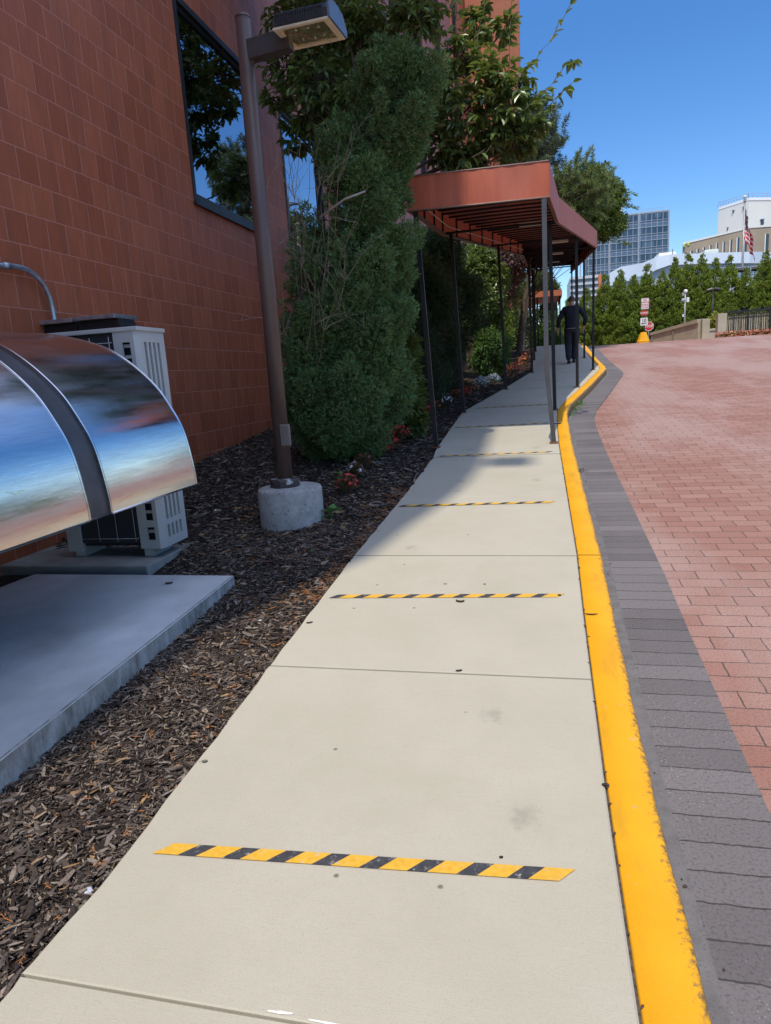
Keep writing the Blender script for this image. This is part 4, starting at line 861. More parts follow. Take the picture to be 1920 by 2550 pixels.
for (u0, v0, u1, v1) in ((1500, 470, 1585, 485), (1480, 440, 1570, 500), (1500, 500, 1588, 520), (1490, 520, 1575, 510), (1500, 560, 1560, 560), (1500, 590, 1570, 610), (1480, 460, 1545, 462)):
    for k in range(80):
        s_ = rng.uniform(); c_.append(P(u0+(u1-u0)*s_, v0+(v1-v0)*s_, 27+rng.uniform(-.5, .5))+rng.normal(0, .06, 3)*(1-.6*s_)); d_.append(np.array([1, rng.normal(0, .5), rng.normal(-.1, .4)])); n_.append(np.array([0, 0, 1.])+rng.normal(0, .3, 3))
l = rng.uniform(.08, .13, len(c_)); leaves(b, np.array(c_), unit(np.array(d_)), np.array(n_), l, l*.5); b.build('foliage', bpy.data.materials['beech_tree_leaf'], bt)

# --- bedding plants along the edge
BEGL = leafmat('begonia_leaf', [(.035, .05, .02), (.07, .07, .03), (.10, .05, .03), (.14, .05, .035)], .4, .2, .45, 6)
GRL = leafmat('weed_leaf', [(.05, .13, .03), (.08, .2, .05), (.12, .26, .07)], .4, .3, .4, 5)
REDP = simple('red_petal', (.62, .035, .03), .5, var=.3, scale=60); WHP = simple('white_petal', (.78, .78, .80), .5, var=.08, scale=60); PKP = simple('orange_petal', (.68, .16, .06), .5, var=.3, scale=60)
SILV = leafmat('silver_leaf', [(.22, .27, .23), (.33, .38, .34), (.45, .5, .46)], .6, .15)
def begonia(x, y, h, r, pm, nf, label, lm=BEGL, nleaf=110, name='begonia'):
    z0 = zg(x, y); t = thing(name, label, 'flower', (x, y, z0), 'bedding plants along the walkway edge'); b = MB(); n = nleaf
    q = rdir(n); q[:, 2] = abs(q[:, 2]); p = np.array([x, y, z0+h*.25])+q*np.array([r, r, h*.75])*rng.uniform(.4, 1, (n, 1)); l = rng.uniform(.03, .058, n)
    leaves(b, p, unit(q+rng.normal(0, .4, (n, 3))), np.array([0, 0, 1.])+q*.5+rng.normal(0, .3, (n, 3)), l, l*.75); b.build('foliage', lm, t)
    b = MB()
    for k in range(7): a = rng.uniform(0, 6.28); limb(b, (x, y, z0-.02), (x+math.cos(a)*r*.6, y+math.sin(a)*r*.6, z0+h*.7), .004, .002, .05, 5, .05, 4)
    b.build('stem', simple('reddish_stem', (.15, .06, .03), .6), t)
    if nf:
        b = MB(); 
        for k in range(nf):
            q = rdir(1)[0]; q[2] = abs(q[2])+.25; q /= np.linalg.norm(q); c = np.array([x, y, z0+h*.28])+q*np.array([r, r, h*.8])*rng.uniform(.95, 1.12)
            for j in range(4):
                d = unit(np.cross(q, rdir(1)[0])+q*.35); blades(b, c[None], d[None], q[None], np.array([.022]), np.array([.02]), .6)
        b.build('blossom', pm, t); tag(t.children[-1], kind='stuff')
    return t
for u, v, h, r, pm, nf, lab in ((752, 1066, .17, .10, REDP, 22, 'nearest red flowered bedding plant, to the right of the concrete footing'), (768, 1030, .13, .08, WHP, 14, 'small white and bronze bedding plant next to the nearest red one'), (785, 1012, .14, .09, REDP, 12, 'bronze bedding plant with few red flowers under the juniper'), (800, 992, .16, .09, WHP, 26, 'white flowered bedding plant at the front corner of the juniper'),
                                (826, 985, .17, .13, REDP, 60, 'dense bright red bedding plant at the foot of the juniper'), (862, 955, .2, .15, REDP, 60, 'wide red bedding plant just left of the first canopy post'), (888, 930, .18, .14, REDP, 30, 'bronze red bedding plant behind the first canopy post'), (915, 905, .2, .15, REDP, 34, 'red bedding plant between the first and second canopy posts'),
                                (958, 880, .22, .15, WHP, 60, 'white bedding plant between the first and second canopy posts'), (985, 868, .2, .14, PKP, 26, 'orange bedding plant just left of the second canopy post'), (1020, 850, .2, .15, PKP, 26, 'orange bedding plant just right of the second canopy post'), (1040, 842, .24, .17, WHP, 80, 'silvery white bedding plant between the second and third posts'),
                                (1066, 832, .22, .16, WHP, 70, 'second silvery bedding plant close to the third post'), (1112, 815, .3, .2, REDP, 90, 'sunlit red and yellow bedding plant past the third post'), (1130, 800, .3, .18, PKP, 70, 'sunlit orange bedding plant near the fourth post'), (1140, 785, .28, .2, PKP, 40, 'farthest bedding plant beside the far left posts'), (842, 972, .15, .12, REDP, 34, 'low rust red bedding plant right of the dense bright red one'), (876, 944, .16, .12, PKP, 26, 'small orange bedding plant between two red ones before the first post'), (902, 918, .17, .13, REDP, 30, 'rust red bedding plant just past the first canopy post'), (938, 892, .19, .14, PKP, 30, 'orange red bedding plant halfway between the first two posts'), (1003, 860, .2, .14, REDP, 36, 'red bedding plant right at the second canopy post'), (1090, 823, .22, .15, PKP, 40, 'orange bedding plant right at the third canopy post')):
    G0 = np.array([0., 0, HC]); d = RM@_ray(u*K, v*K); t_ = 1.0
    for _ in range(60):
        q = G0+d*t_; t_ -= (q[2]-zg(q[0], q[1]))/(d[2]-.09*d[1])*.7
    q = G0+d*t_; x = min(q[0], lerp(LEFT, q[1])-.10)
    begonia(x, q[1], h, r, pm, nf, lab, lm=SILV if 'silver' in lab else BEGL)
def weed(x, y, n, s_, label):
    z0 = zg(x, y); t = thing('weed', label, 'weed', (x, y, z0), 'weeds in the mulch'); b = MB(); p = np.array([x, y, z0])+rng.normal(0, .03, (n, 3))*np.array([1, 1, 0])*s_*12+np.array([0, 0, .02])
    p[:, 2] = z0+rng.uniform(.02, .16, n)*s_*9; d = unit(rng.normal(0, 1, (n, 3))*np.array([1, 1, .3])); l = rng.uniform(.5, 1.1, n)*s_; leaves(b, p, d, np.array([0, 0, 1.])+rng.normal(0, .3, (n, 3)), l, l*.7); b.build('foliage', GRL, t)
    b = MB()
    for q in p[:8]: b.tube([(x, y, z0-.01), tuple(q)], [.0025, .0012], 4, cap=False)
    b.build('stem', GRL, t)
weed(-1.70, 5.30, 14, .085, 'bright green weed with pointed leaves right beside the concrete footing'); weed(-1.78, 6.0, 9, .05, 'small pale weed between the footing and the juniper'); weed(-1.92, 6.35, 8, .07, 'broad leaved seedling under the front of the juniper'); weed(-1.38, 6.7, 6, .03, 'tiny weed in the mulch near the walkway edge'); weed(-1.62, 4.55, 5, .028, 'tiny yellow green seedling in front of the concrete footing')
for i, (x, y) in enumerate(((.46, 10.95), (.58, 11.55), (.68, 12.05), (.405, 7.2))):
    z0 = float(zroad(y))+.01; t = thing('weed', ['weed tuft at the inner bend of the yellow kerb', 'weed tuft in the middle of the angled kerb face', 'largest weed tuft on the angled yellow kerb', 'dry weed scrap in the gutter before the bend'][i], 'weed', (x, y, z0), 'weeds in the gutter'); b = MB(); n = 46
    p = np.array([x, y, z0])+rng.normal(0, .04, (n, 3))*np.array([1, 1.6, 0]); d = unit(rng.normal(0, .6, (n, 3))+np.array([0, 0, .8])); blades(b, p, d, rdir(n), rng.uniform(.05, .15, n)*(1 if i < 3 else .5), np.full(n, .012)); b.build('foliage', GRL if i < 3 else TWIG, t); b = MB(); b.tube([(x, y, z0-.02), (x, y, z0+.06)], .003, 4); b.build('stem', GRL, t)
# ================================================================ PERSON
def skinned(nodes, edges, name, mat, parent=None, levels=2, smooth=True):
    me = bpy.data.meshes.new('t'); me.from_pydata([n[0] for n in nodes], edges, []); o = bpy.data.objects.new('t', me); COL.objects.link(o)
    md = o.modifiers.new('s', 'SKIN'); md.use_smooth_shade = True
    sv = me.skin_vertices[0].data
    for i, n in enumerate(nodes): sv[i].radius = n[1] if isinstance(n[1], tuple) else (n[1], n[1]); sv[i].use_root = (i == 0)
    ss = o.modifiers.new('u', 'SUBSURF'); ss.levels = ss.render_levels = levels
    dg = bpy.context.evaluated_depsgraph_get(); m2 = bpy.data.meshes.new_from_object(o.evaluated_get(dg)); m2.name = name; m2.materials.clear(); m2.materials.append(mat)
    for p in m2.polygons: p.use_smooth = smooth
    bpy.data.objects.remove(o); r = bpy.data.objects.new(name, m2); COL.objects.link(r)
    if parent is not None: r.parent = parent
    return r
px, py = .92, 19.05; pz = float(g(py))
def N(x, y, z, r): return ((px+x*1.12, py+y, pz+z), tuple(q*1.08 for q in r) if isinstance(r, tuple) else r*1.08)
SKN = simple('skin', (.45, .25, .18), .5, var=.08); NAVY = simple('navy_cloth', (.011, .013, .024), .85, var=.35, scale=14, bump=.5, bscale=20, bd=.02); DEN = simple('dark_denim', (.013, .016, .028), .85, var=.35, scale=18, bump=.4, bscale=25, bd=.015); HAIR = simple('grey_brown_hair', (.10, .075, .055), .7, var=.4, scale=60)
# walking away: right leg forward, left leg trailing a little, arms out from the sides
body = [N(0, 0, .93, .13), N(.0, .01, 1.12, .125), N(0, .04, 1.32, (.15, .115)), N(0, .07, 1.44, (.10, .08)), N(.0, .10, 1.52, .052), N(0, .13, 1.60, (.078, .09)), N(0, .135, 1.67, (.072, .086)),
        N(-.19, .07, 1.40, .052), N(-.29, .0, 1.13, .043), N(-.32, .12, .93, .032), N(-.325, .15, .86, (.02, .036)),
        N(.19, .07, 1.40, .052), N(.31, .0, 1.14, .043), N(.27, .10, .93, .032), N(.26, .13, .86, (.02, .036)),
        N(-.09, .0, .86, .088), N(-.095, .02, .48, .058), N(-.085, -.13, .10, .04), N(-.085, -.03, .035, .036), N(-.09, .03, .03, .03),
        N(.09, .0, .86, .088), N(.07, .13, .49, .058), N(.045, .16, .09, .04), N(.05, .26, .04, .036), N(.05, .31, .035, .03)]
E_ = [(0, 1), (1, 2), (2, 3), (3, 4), (4, 5), (5, 6), (3, 7), (7, 8), (8, 9), (9, 10), (3, 11), (11, 12), (12, 13), (13, 14), (0, 15), (15, 16), (16, 17), (17, 18), (18, 19), (0, 20), (20, 21), (21, 22), (22, 23), (23, 24)]
def hand(hb, sx):
    for k in range(4):
        i = len(body); x = (k-1.5)*.019; y0 = .0; body.append(N(hb[0]+sx*.004, hb[1]+x, hb[2]-.045, .009)); body.append(N(hb[0]+sx*.0, hb[1]+x+.01, hb[2]-.08+.006*abs(k-1), .0085)); body.append(N(hb[0]-sx*.02, hb[1]+x+.016, hb[2]-.10+.008*abs(k-1), .007)); E_.extend([(hi, i), (i, i+1), (i+1, i+2)])
    i = len(body); body.append(N(hb[0]-sx*.01, hb[1]+.045, hb[2]-.01, .010)); body.append(N(hb[0]-sx*.02, hb[1]+.062, hb[2]-.045, .0085)); E_.extend([(hi, i), (i, i+1)])
hi = 10; hand((-.325, .15, .86), -1); hi = 14; hand((.26, .13, .86), 1)
man = skinned(body, E_, 'person', SKN); tag(man, 'person in dark navy jacket and dark trousers walking away under the canopy', 'person')
jk = [N(0, .0, .80, (.19, .14)), N(0, .0, .93, (.195, .14)), N(0, .005, 1.08, (.185, .14)), N(0, .035, 1.28, (.20, .145)), N(0, .065, 1.42, (.15, .11)), N(0, .085, 1.49, .066), N(-.165, .065, 1.40, .078), N(-.24, .035, 1.26, .068), N(-.295, .0, 1.13, .062), N(-.31, .06, 1.02, .054), N(-.32, .11, .94, .048), N(.165, .065, 1.40, .078), N(.25, .03, 1.27, .068), N(.315, .0, 1.14, .062), N(.295, .05, 1.02, .054), N(.275, .095, .945, .048)]
skinned(jk, [(0, 1), (1, 2), (2, 3), (3, 4), (4, 5), (4, 6), (6, 7), (7, 8), (8, 9), (9, 10), (4, 11), (11, 12), (12, 13), (13, 14), (14, 15)], 'jacket', NAVY, man)
tr = [N(0, .0, 1.0, (.165, .125)), N(-.09, .0, .82, .118), N(-.095, .025, .5, .088), N(-.088, -.10, .2, .074), N(-.085, -.135, .075, .07), N(.09, .01, .82, .118), N(.07, .13, .5, .088), N(.05, .155, .2, .074), N(.046, .165, .075, .07)]
skinned(tr, [(0, 1), (1, 2), (2, 3), (3, 4), (0, 5), (5, 6), (6, 7), (7, 8)], 'trousers', DEN, man)
b = MB(); b.tube([(px-.17, py-.085, pz+.90), (px-.06, py-.143, pz+.895), (px+.06, py-.143, pz+.895), (px+.17, py-.085, pz+.90)], .012, 6); b.build('belt', simple('pale_belt', (.22, .2, .19), .6), man)
for nm, a in (('shoe', (-.085, -.10)), ('shoe', (.05, .20))):
    bm = bmesh.new(); bmesh.ops.create_uvsphere(bm, u_segments=16, v_segments=10, radius=1)
    for v in bm.verts: v.co = Vector((v.co.x*.052, v.co.y*.14, max(-.028, v.co.z*.05+(.015 if v.co.y < 0 else 0))))
    b = MB(); b.bm(bm, Matrix.Translation((px+a[0], py+a[1]+.03, pz+.031)), True); b.build('shoe', simple('black_shoe', (.01, .01, .01), .45), man)
bm = bmesh.new(); bmesh.ops.create_uvsphere(bm, u_segments=24, v_segments=16, radius=1)
for v in bm.verts:
    q = v.co.copy(); f = 1+.05*math.sin(q.x*14+q.z*9); v.co = Vector((q.x*.088*f, q.y*.102*f, q.z*.098*f))
bmesh.ops.delete(bm, geom=[v for v in bm.verts if (v.co.y > .03 and v.co.z < .045) or v.co.z < -.072], context='VERTS')
b = MB(); b.bm(bm, Matrix.Translation((px, py+.132, pz+1.645)), True); b.build('hair', HAIR, man)
for sx in (-1, 1):
    bm = bmesh.new(); bmesh.ops.create_uvsphere(bm, u_segments=10, v_segments=8, radius=1)
    for v in bm.verts: v.co = Vector((v.co.x*.012, v.co.y*.02, v.co.z*.033))
    b = MB(); b.bm(bm, Matrix.Translation((px+sx*.09, py+.14, pz+1.625)), True); b.build('ear', SKN, man)
for sx in (-1, 1):
    bm = bmesh.new(); bmesh.ops.create_uvsphere(bm, u_segments=10, v_segments=8, radius=.012); b = MB(); b.bm(bm, Matrix.Translation((px+sx*.03, py+.213, pz+1.64)), True); b.build('eye', simple('eye_dark', (.05, .04, .04), .3), man)
b = MB(); b.lathe([(.02, 0), (.014, .03), (.006, .05)], (px, py+.222, pz+1.595), 8); b.build('nose', SKN, man)
b = MB(); b.box((px-.025, py+.208, pz+1.572), (px+.025, py+.217, pz+1.58)); b.build('mouth', simple('lip', (.3, .1, .08), .5), man)

# ================================================================ BEYOND THE CREST
GZ = float(g(60))
def gz(y): return float(g(y))
CONC = simple('tan_concrete', (.40, .36, .27), .85, var=.12, scale=2, bump=.3, bscale=30)
POLE = simple('grey_pole', (.30, .30, .29), .45, metal=.4, var=.1); BLK_ = simple('black_metal', (.018, .018, .018), .45)
def text(s, size, loc, mat, parent, name='lettering', rz=0):
    cu = bpy.data.curves.new('t', 'FONT'); cu.body = s; cu.size = size; cu.align_x = 'CENTER'; cu.align_y = 'CENTER'; cu.extrude = .002; cu.offset = size*.02
    o = bpy.data.objects.new('t', cu); COL.objects.link(o); dg = bpy.context.evaluated_depsgraph_get(); dg.update(); me = bpy.data.meshes.new_from_object(o.evaluated_get(dg)); bpy.data.objects.remove(o)
    me.transform(Matrix.Translation(loc)@Matrix.Rotation(rz, 4, 'Z')@Matrix.Rotation(R_(90), 4, 'X')); me.materials.clear(); me.materials.append(mat); r = bpy.data.objects.new(name, me); COL.objects.link(r); r.parent = parent
    while parent.parent is not None: parent = parent.parent
    return r
def plate(x0, x1, z0, z1, y, r=.03, th=.006):
    pts = []
    for cx, cz, a0 in ((x1-r, z1-r, 0), (x0+r, z1-r, 90), (x0+r, z0+r, 180), (x1-r, z0+r, 270)):
        for a in (0, 30, 60, 90): pts.append((cx+r*math.cos(R_(a0+a)), y, cz+r*math.sin(R_(a0+a))))
    b = MB(); b.prism(pts, (0, th, 0)); return b
SW = simple('sign_white', (.72, .72, .70), .4, var=.04); SR = simple('sign_red', (.52, .03, .03), .4, var=.08); SB = simple('sign_black', (.03, .03, .03), .5)
sy = 29.0
sg = thing('sign_post', 'post with parking, 2-way and 10 mph signs on a yellow base', 'sign', (4.16, sy, gz(sy)-.1))
b = MB(); b.tube([(4.16, sy+.03, gz(sy)-.2), (4.155, sy+.03, 3.74)], .02, 8); b.build('post', simple('dark_green_post', (.03, .045, .03), .5), sg)
b = MB(); b.lathe([(.25, -.1), (.25, .03), (.22, .06), (.12, .34), (.105, .36), (.0, .365)], (4.11, sy, 2.075), 8, smooth=False, cap=False); b.build('weighted_base', YEL, sg)
pl = plate(4.015, 4.302, 3.304, 3.725, sy).build('parking_sign', SW, sg)
for i, (s, z, q) in enumerate((('NO', 3.645, .085), ('PARKING', 3.57, .068), ('STOPPING', 3.49, .052), ('STANDING', 3.43, .052), ('ANY TIME', 3.365, .05))): text(s, q, (4.158, sy-.003, z), SR, pl)
b = MB()
for a, c in (((4.025, 3.314), (4.292, 3.322)), ((4.025, 3.707), (4.292, 3.715)), ((4.025, 3.322), (4.033, 3.707)), ((4.284, 3.322), (4.292, 3.707))): b.box((a[0], sy-.003, a[1]), (c[0], sy-.0005, c[1]))
b.build('border', SR, pl)
pl = plate(4.002, 4.27, 3.082, 3.248, sy).build('two_way_sign', SR, sg); text('2-WAY', .098, (4.136, sy-.003, 3.166), SW, pl)
pl = plate(3.993, 4.264, 2.693, 2.983, sy).build('speed_sign', SW, sg); text('10', .18, (4.128, sy-.003, 2.88), SB, pl); text('MPH', .095, (4.128, sy-.003, 2.765), SB, pl)
y = 45.0; c = (6.681, 3.338); r = .29
st = thing('stop_sign', 'red octagonal stop sign half behind the 10 mph sign', 'sign', (c[0], y, 2.1)); b = MB(); b.prism([(c[0]+r*math.cos(R_(22.5+45*k)), y, c[1]+r*math.sin(R_(22.5+45*k))) for k in range(8)], (0, .008, 0)); pl = b.build('sign_face', SW, st)
b = MB(); q = r*.9; b.prism([(c[0]+q*math.cos(R_(22.5+45*k)), y-.003, c[1]+q*math.sin(R_(22.5+45*k))) for k in range(8)], (0, .002, 0)); b.build('red_field', SR, pl); text('STOP', .215, (c[0], y-.006, c[1]), SW, pl)
b = MB(); b.tube([(c[0], y+.03, 1.8), (c[0], y+.03, 3.55)], .025, 8); b.build('post', POLE, st)

# ramp wall with its end pier, low wall, fence pier
w1 = thing('ramp_wall', 'tan concrete ramp wall with sloping coping and a square end pier', 'wall', (6.6, 36, 2)); A, B_ = np.array([5.85, 38.0]), np.array([7.30, 34.2])
def wallseg(b, A, B_, za0, za1, zb0, zb1, t):
    d = (B_-A)/np.linalg.norm(B_-A); n = np.array([-d[1], d[0]])*t/2; v = [(*(A-n), za0), (*(B_-n), zb0), (*(B_+n), zb0), (*(A+n), za0), (*(A-n), za1), (*(B_-n), zb1), (*(B_+n), zb1), (*(A+n), za1)]
    b.add(v, [(0, 3, 2, 1), (4, 5, 6, 7), (0, 1, 5, 4), (1, 2, 6, 5), (2, 3, 7, 6), (3, 0, 4, 7)])
b = MB(); wallseg(b, A, B_, 1.6, 2.57, 1.6, 2.86, .22); b.build('panel', CONC, w1)
b = MB(); wallseg(b, A, B_, 2.574, 2.70, 2.864, 3.03, .34); b.build('coping', CONC, w1)
for s_ in (.03, .5): b = MB(); q = A+(B_-A)*s_; wallseg(b, q, q+(B_-A)*.03, 1.6, 2.56+.29*s_, 1.6, 2.57+.29*s_, .30); b.build('pilaster', simple('dark_tan', (.25, .22, .17), .9), w1)  # pilasters in a darker tan than the wall panel
b = MB(); b.bbox((7.31, 33.9, 1.6), (7.63, 34.25, 3.01), .015); b.build('pier', CONC, w1)
b = MB(); b.bbox((7.66, 37, 1.6), (9.0, 37.3, 2.56), .015); b.bbox((7.66, 36.95, 2.563), (9.0, 37.35, 2.66), .01); o = b.build('low_wall', CONC, None); tag(o, 'short low tan wall in the gap between the two concrete piers', 'wall')
fn = thing('railing_fence', 'black slatted fence behind the flower bed with a tan end pier', 'fence', (9, 33, 2.1))
b = MB(); b.bbox((7.725, 32.9, 1.6), (8.09, 33.3, 3.13), .015); b.build('pier', CONC, fn)
A, B_ = np.array([8.10, 33.0]), np.array([14.5, 31.2])
for s_ in np.linspace(.0, 1, 9): q = A+(B_-A)*s_; b = MB(); b.box((q[0]-.03, q[1]-.03, 1.7), (q[0]+.03, q[1]+.03, 3.28)); b.build('post', BLK_, fn)
b = MB(); wallseg(b, A, B_, 3.12, 3.19, 3.12, 3.19, .03); b.build('rail', BLK_, fn); b = MB(); wallseg(b, A, B_, 2.98, 3.02, 2.98, 3.02, .03); b.build('rail', BLK_, fn); b = MB(); wallseg(b, A, B_, 2.22, 2.27, 2.22, 2.27, .03); b.build('rail', BLK_, fn)
b = MB()
for s_ in np.linspace(.004, .996, 96): q = A+(B_-A)*s_; b.box((q[0]-.008, q[1]-.012, 2.1), (q[0]+.008, q[1]+.012, 3.27))
b.build('picket', BLK_, fn)
b = MB(); n_ = np.array([.27, .96])
for s_ in np.linspace(.0, .985, 70): q = A+(B_-A)*s_+n_*.06; wallseg(b, q, q+(B_-A)*.0095, 2.12, 3.0, 2.12, 3.0, .012)
b.build('privacy_slat', simple('tan_slat', (.46, .41, .33), .7), fn)
# flower bed
m = NM('bed_soil'); m.p(col=(.04, .028, .02), rough=.95)
b = MB(); b.bbox((7.40, 30.85, 1.6), (14, 31.0, 2.07), .02); o = b.build('kerb_edging', simple('dark_edging', (.05, .048, .045), .8), None); tag(o, 'dark kerb edging in front of the red flower bed', 'edging')
b = MB(); b.box((7.42, 31.002, 1.6), (14, 32.4, 2.03)); tag(b.build('flower_bed_soil', m.m), kind='structure')
BEDL = leafmat('bed_leaf', [(.06, .10, .02), (.12, .15, .03), (.2, .16, .04)], .5, .2)
pr_ = None; kk = 0
for i in range(34):
    x = 7.5+(i//2)*.17+rng.uniform(-.04, .04); y = (31.15, 31.6)[i % 2]+rng.uniform(-.08, .08)
    lab = 'bedding flower in the pink and orange bed below the black fence'
    if pr_ is None or i % 4 == 0 and i < 16:
        t = thing('bed_flower', lab, 'flower', (x, y, 2.03), 'flowers in the bed below the fence'); b = MB(); n = 60; q = rdir(n); q[:, 2] = abs(q[:, 2]); p = np.array([x, y, 2.05])+q*np.array([.13, .13, .2])*rng.uniform(.5, 1, (n, 1)); l = rng.uniform(.05, .09, n); leaves(b, p, unit(q+rng.normal(0, .4, (n, 3))), np.array([0, 0, 1.])+rng.normal(0, .4, (n, 3)), l, l*.7); b.build('foliage', BEDL, t)
        b = MB(); n = 34; q = rdir(n); q[:, 2] = abs(q[:, 2])+.2; p = np.array([x, y, 2.06])+unit(q)*np.array([.14, .14, .22]); blades(b, p, unit(rdir(n)+q*.3), q, np.full(n, .06), np.full(n, .05), .6); b.build('blossom', [simple('pink_bloom', (.6, .16, .13), .5, var=.3, scale=30), simple('orange_bloom', (.70, .28, .12), .5, var=.3, scale=30), simple('red_bloom', (.5, .05, .05), .5, var=.3, scale=30)][kk % 3], t); tag(t.children[-1], kind='stuff'); kk += 1
        pr_ = (pr_ or [])+[t]
    else: copy_tree(pr_[i % len(pr_)], (x, y, 2.03), rz=rng.uniform(0, 6.28))
bush('golden_shrub', 'small yellow green shrub in the gap between the concrete piers', 'shrub', (9.45, 40, 3.0), (.5, .5, .5), [(.16, .2, .02), (.26, .3, .03), (.36, .38, .05)], 20, 300, .1, .5, 'leaf', trunk=False)
# poles
t = thing('camera_pole', 'slim grey pole with a white camera dome and small boxes in front of the hedge', 'pole', (7.74, 40, 2)); b = MB(); b.tube([(7.74, 40, 1.9), (7.74, 40, 4.7)], .045, 10); b.build('pole', POLE, t)
b = MB(); b.lathe([(.0, -.11), (.08, -.07), (.11, 0), (.08, .08), (.0, .11)], (7.76, 40, 4.78), 14, cap=False); b.build('dome', SW, t); b = MB(); b.bbox((7.56, 39.9, 4.55), (7.69, 40.1, 4.72), .02); b.build('camera', simple('grey_camera', (.25, .25, .26), .5), t); b = MB(); b.bbox((7.80, 39.9, 4.22), (7.93, 40.05, 4.46), .01); b.build('junction_box', SW, t); b = MB(); b.lathe([(.0, -.12), (.09, -.08), (.11, 0), (.06, .09), (.0, .12)], (7.63, 39.95, 4.33), 12, cap=False); b.build('loudspeaker', simple('blue_grey', (.25, .3, .38), .5), t); b = MB(); b.bbox((7.62, 39.95, 3.48), (7.69, 40.05, 3.62), .01); b.build('small_box', SW, t)
t = thing('floodlight_pole', 'dark thin pole with twin black floodlights in front of the hedge', 'light pole', (10.02, 44, 2)); b = MB(); b.tube([(10.02, 44, 1.9), (10.02, 44, 5.05)], .035, 8); b.build('pole', BLK_, t)
for sx in (-1, 1): b = MB(); b.bbox((-.16, -.12, -.06), (.16, .12, .06), .02, Matrix.Translation((10.0+sx*.19, 43.9, 5.06))@Matrix.Rotation(R_(12*sx), 4, 'Y')@Matrix.Rotation(R_(-35), 4, 'X')); b.build('floodlight', BLK_, t)
# flagpole and flag
fx, fy = 12.57, 48.0
t = thing('flagpole', 'tall grey flagpole with two floodlights on a curved bracket and a ball finial', 'flagpole', (fx, fy, 2.1)); b = MB(); b.tube([(fx, fy, 1.9), (fx, fy, 6), (fx-.02, fy, 10.62)], [.09, .075, .05], 12); b.build('pole', POLE, t)
b = MB(); b.lathe([(.0, -.09), (.07, -.06), (.095, 0), (.07, .06), (.0, .09)], (fx-.02, fy, 10.72), 14, cap=False); b.build('finial', SW, t); b = MB(); b.bbox((fx-.08, fy-.08, 10.42), (fx+.06, fy+.08, 10.6), .01); b.build('truck', POLE, t)
for sx in (-.08, .70):
    b = MB(); b.bbox((-.22, -.15, -.09), (.22, .15, .09), .03, Matrix.Translation((fx+sx, fy-.2, 6.44))@Matrix.Rotation(R_(-20), 4, 'X')); b.build('floodlight', BLK_, t)
b = MB(); b.tube([(fx-.1, fy-.15, 6.36), (fx-.08, fy-.15, 6.1), (fx+.05, fy-.15, 5.97), (fx+.35, fy-.15, 5.93), (fx+.62, fy-.15, 6.02), (fx+.72, fy-.15, 6.36)], .035, 8); b.build('bracket', SW, t)
m = NM('flag_cloth'); uv = m.n('SeparateXYZ', Vector=m.n('TexCoord').outputs['UV']); u_, v_ = uv.outputs[0], uv.outputs[1]
stp = m.math('LESS_THAN', m.math('MODULO', m.math('MULTIPLY', v_, 6.5), 1.0), .5); c = m.mix(stp, (.82, .80, .80), (.60, .03, .05))
can_ = m.math('MULTIPLY', m.math('LESS_THAN', u_, .42), m.math('LESS_THAN', v_, .54)); 
cb = m.n('CombineXYZ'); m.t.links.new(m.math('MULTIPLY', u_, 26), cb.inputs[0]); m.t.links.new(m.math('MULTIPLY', v_, 17), cb.inputs[1])
vo = m.n('TexVoronoi', Vector=cb.outputs[0], Scale=1.0, Randomness=0.0); star = m.math('LESS_THAN', vo.outputs[0], .26)
c = m.mix(can_, c, m.mix(star, (.02, .035, .16), (.72, .72, .74))); m.p(col=c, rough=.75)
nu, nv = 40, 28; U, V = np.meshgrid(np.linspace(0, 1, nu), np.linspace(0, 1, nv), indexing='ij')
FX = fx+.02+U*.20+.48*U*V+.04*np.sin(V*9+U*4)*U; FYY = fy-.06-.17*np.sin(U*13+V*3)*np.minimum(1, U*4)-.1*np.sin(V*7+U*5)*U; FZ = 10.06-V*1.75-U*(1.05+.35*V)-.08*np.sin(U*11+V*2)*U
b = MB(); b.grid(np.stack([FX, FYY, FZ], -1), np.stack([U+1e-4, V], -1)); o = b.build('flag', m.m, None); tag(o, 'american flag hanging limp from the flagpole', 'flag')
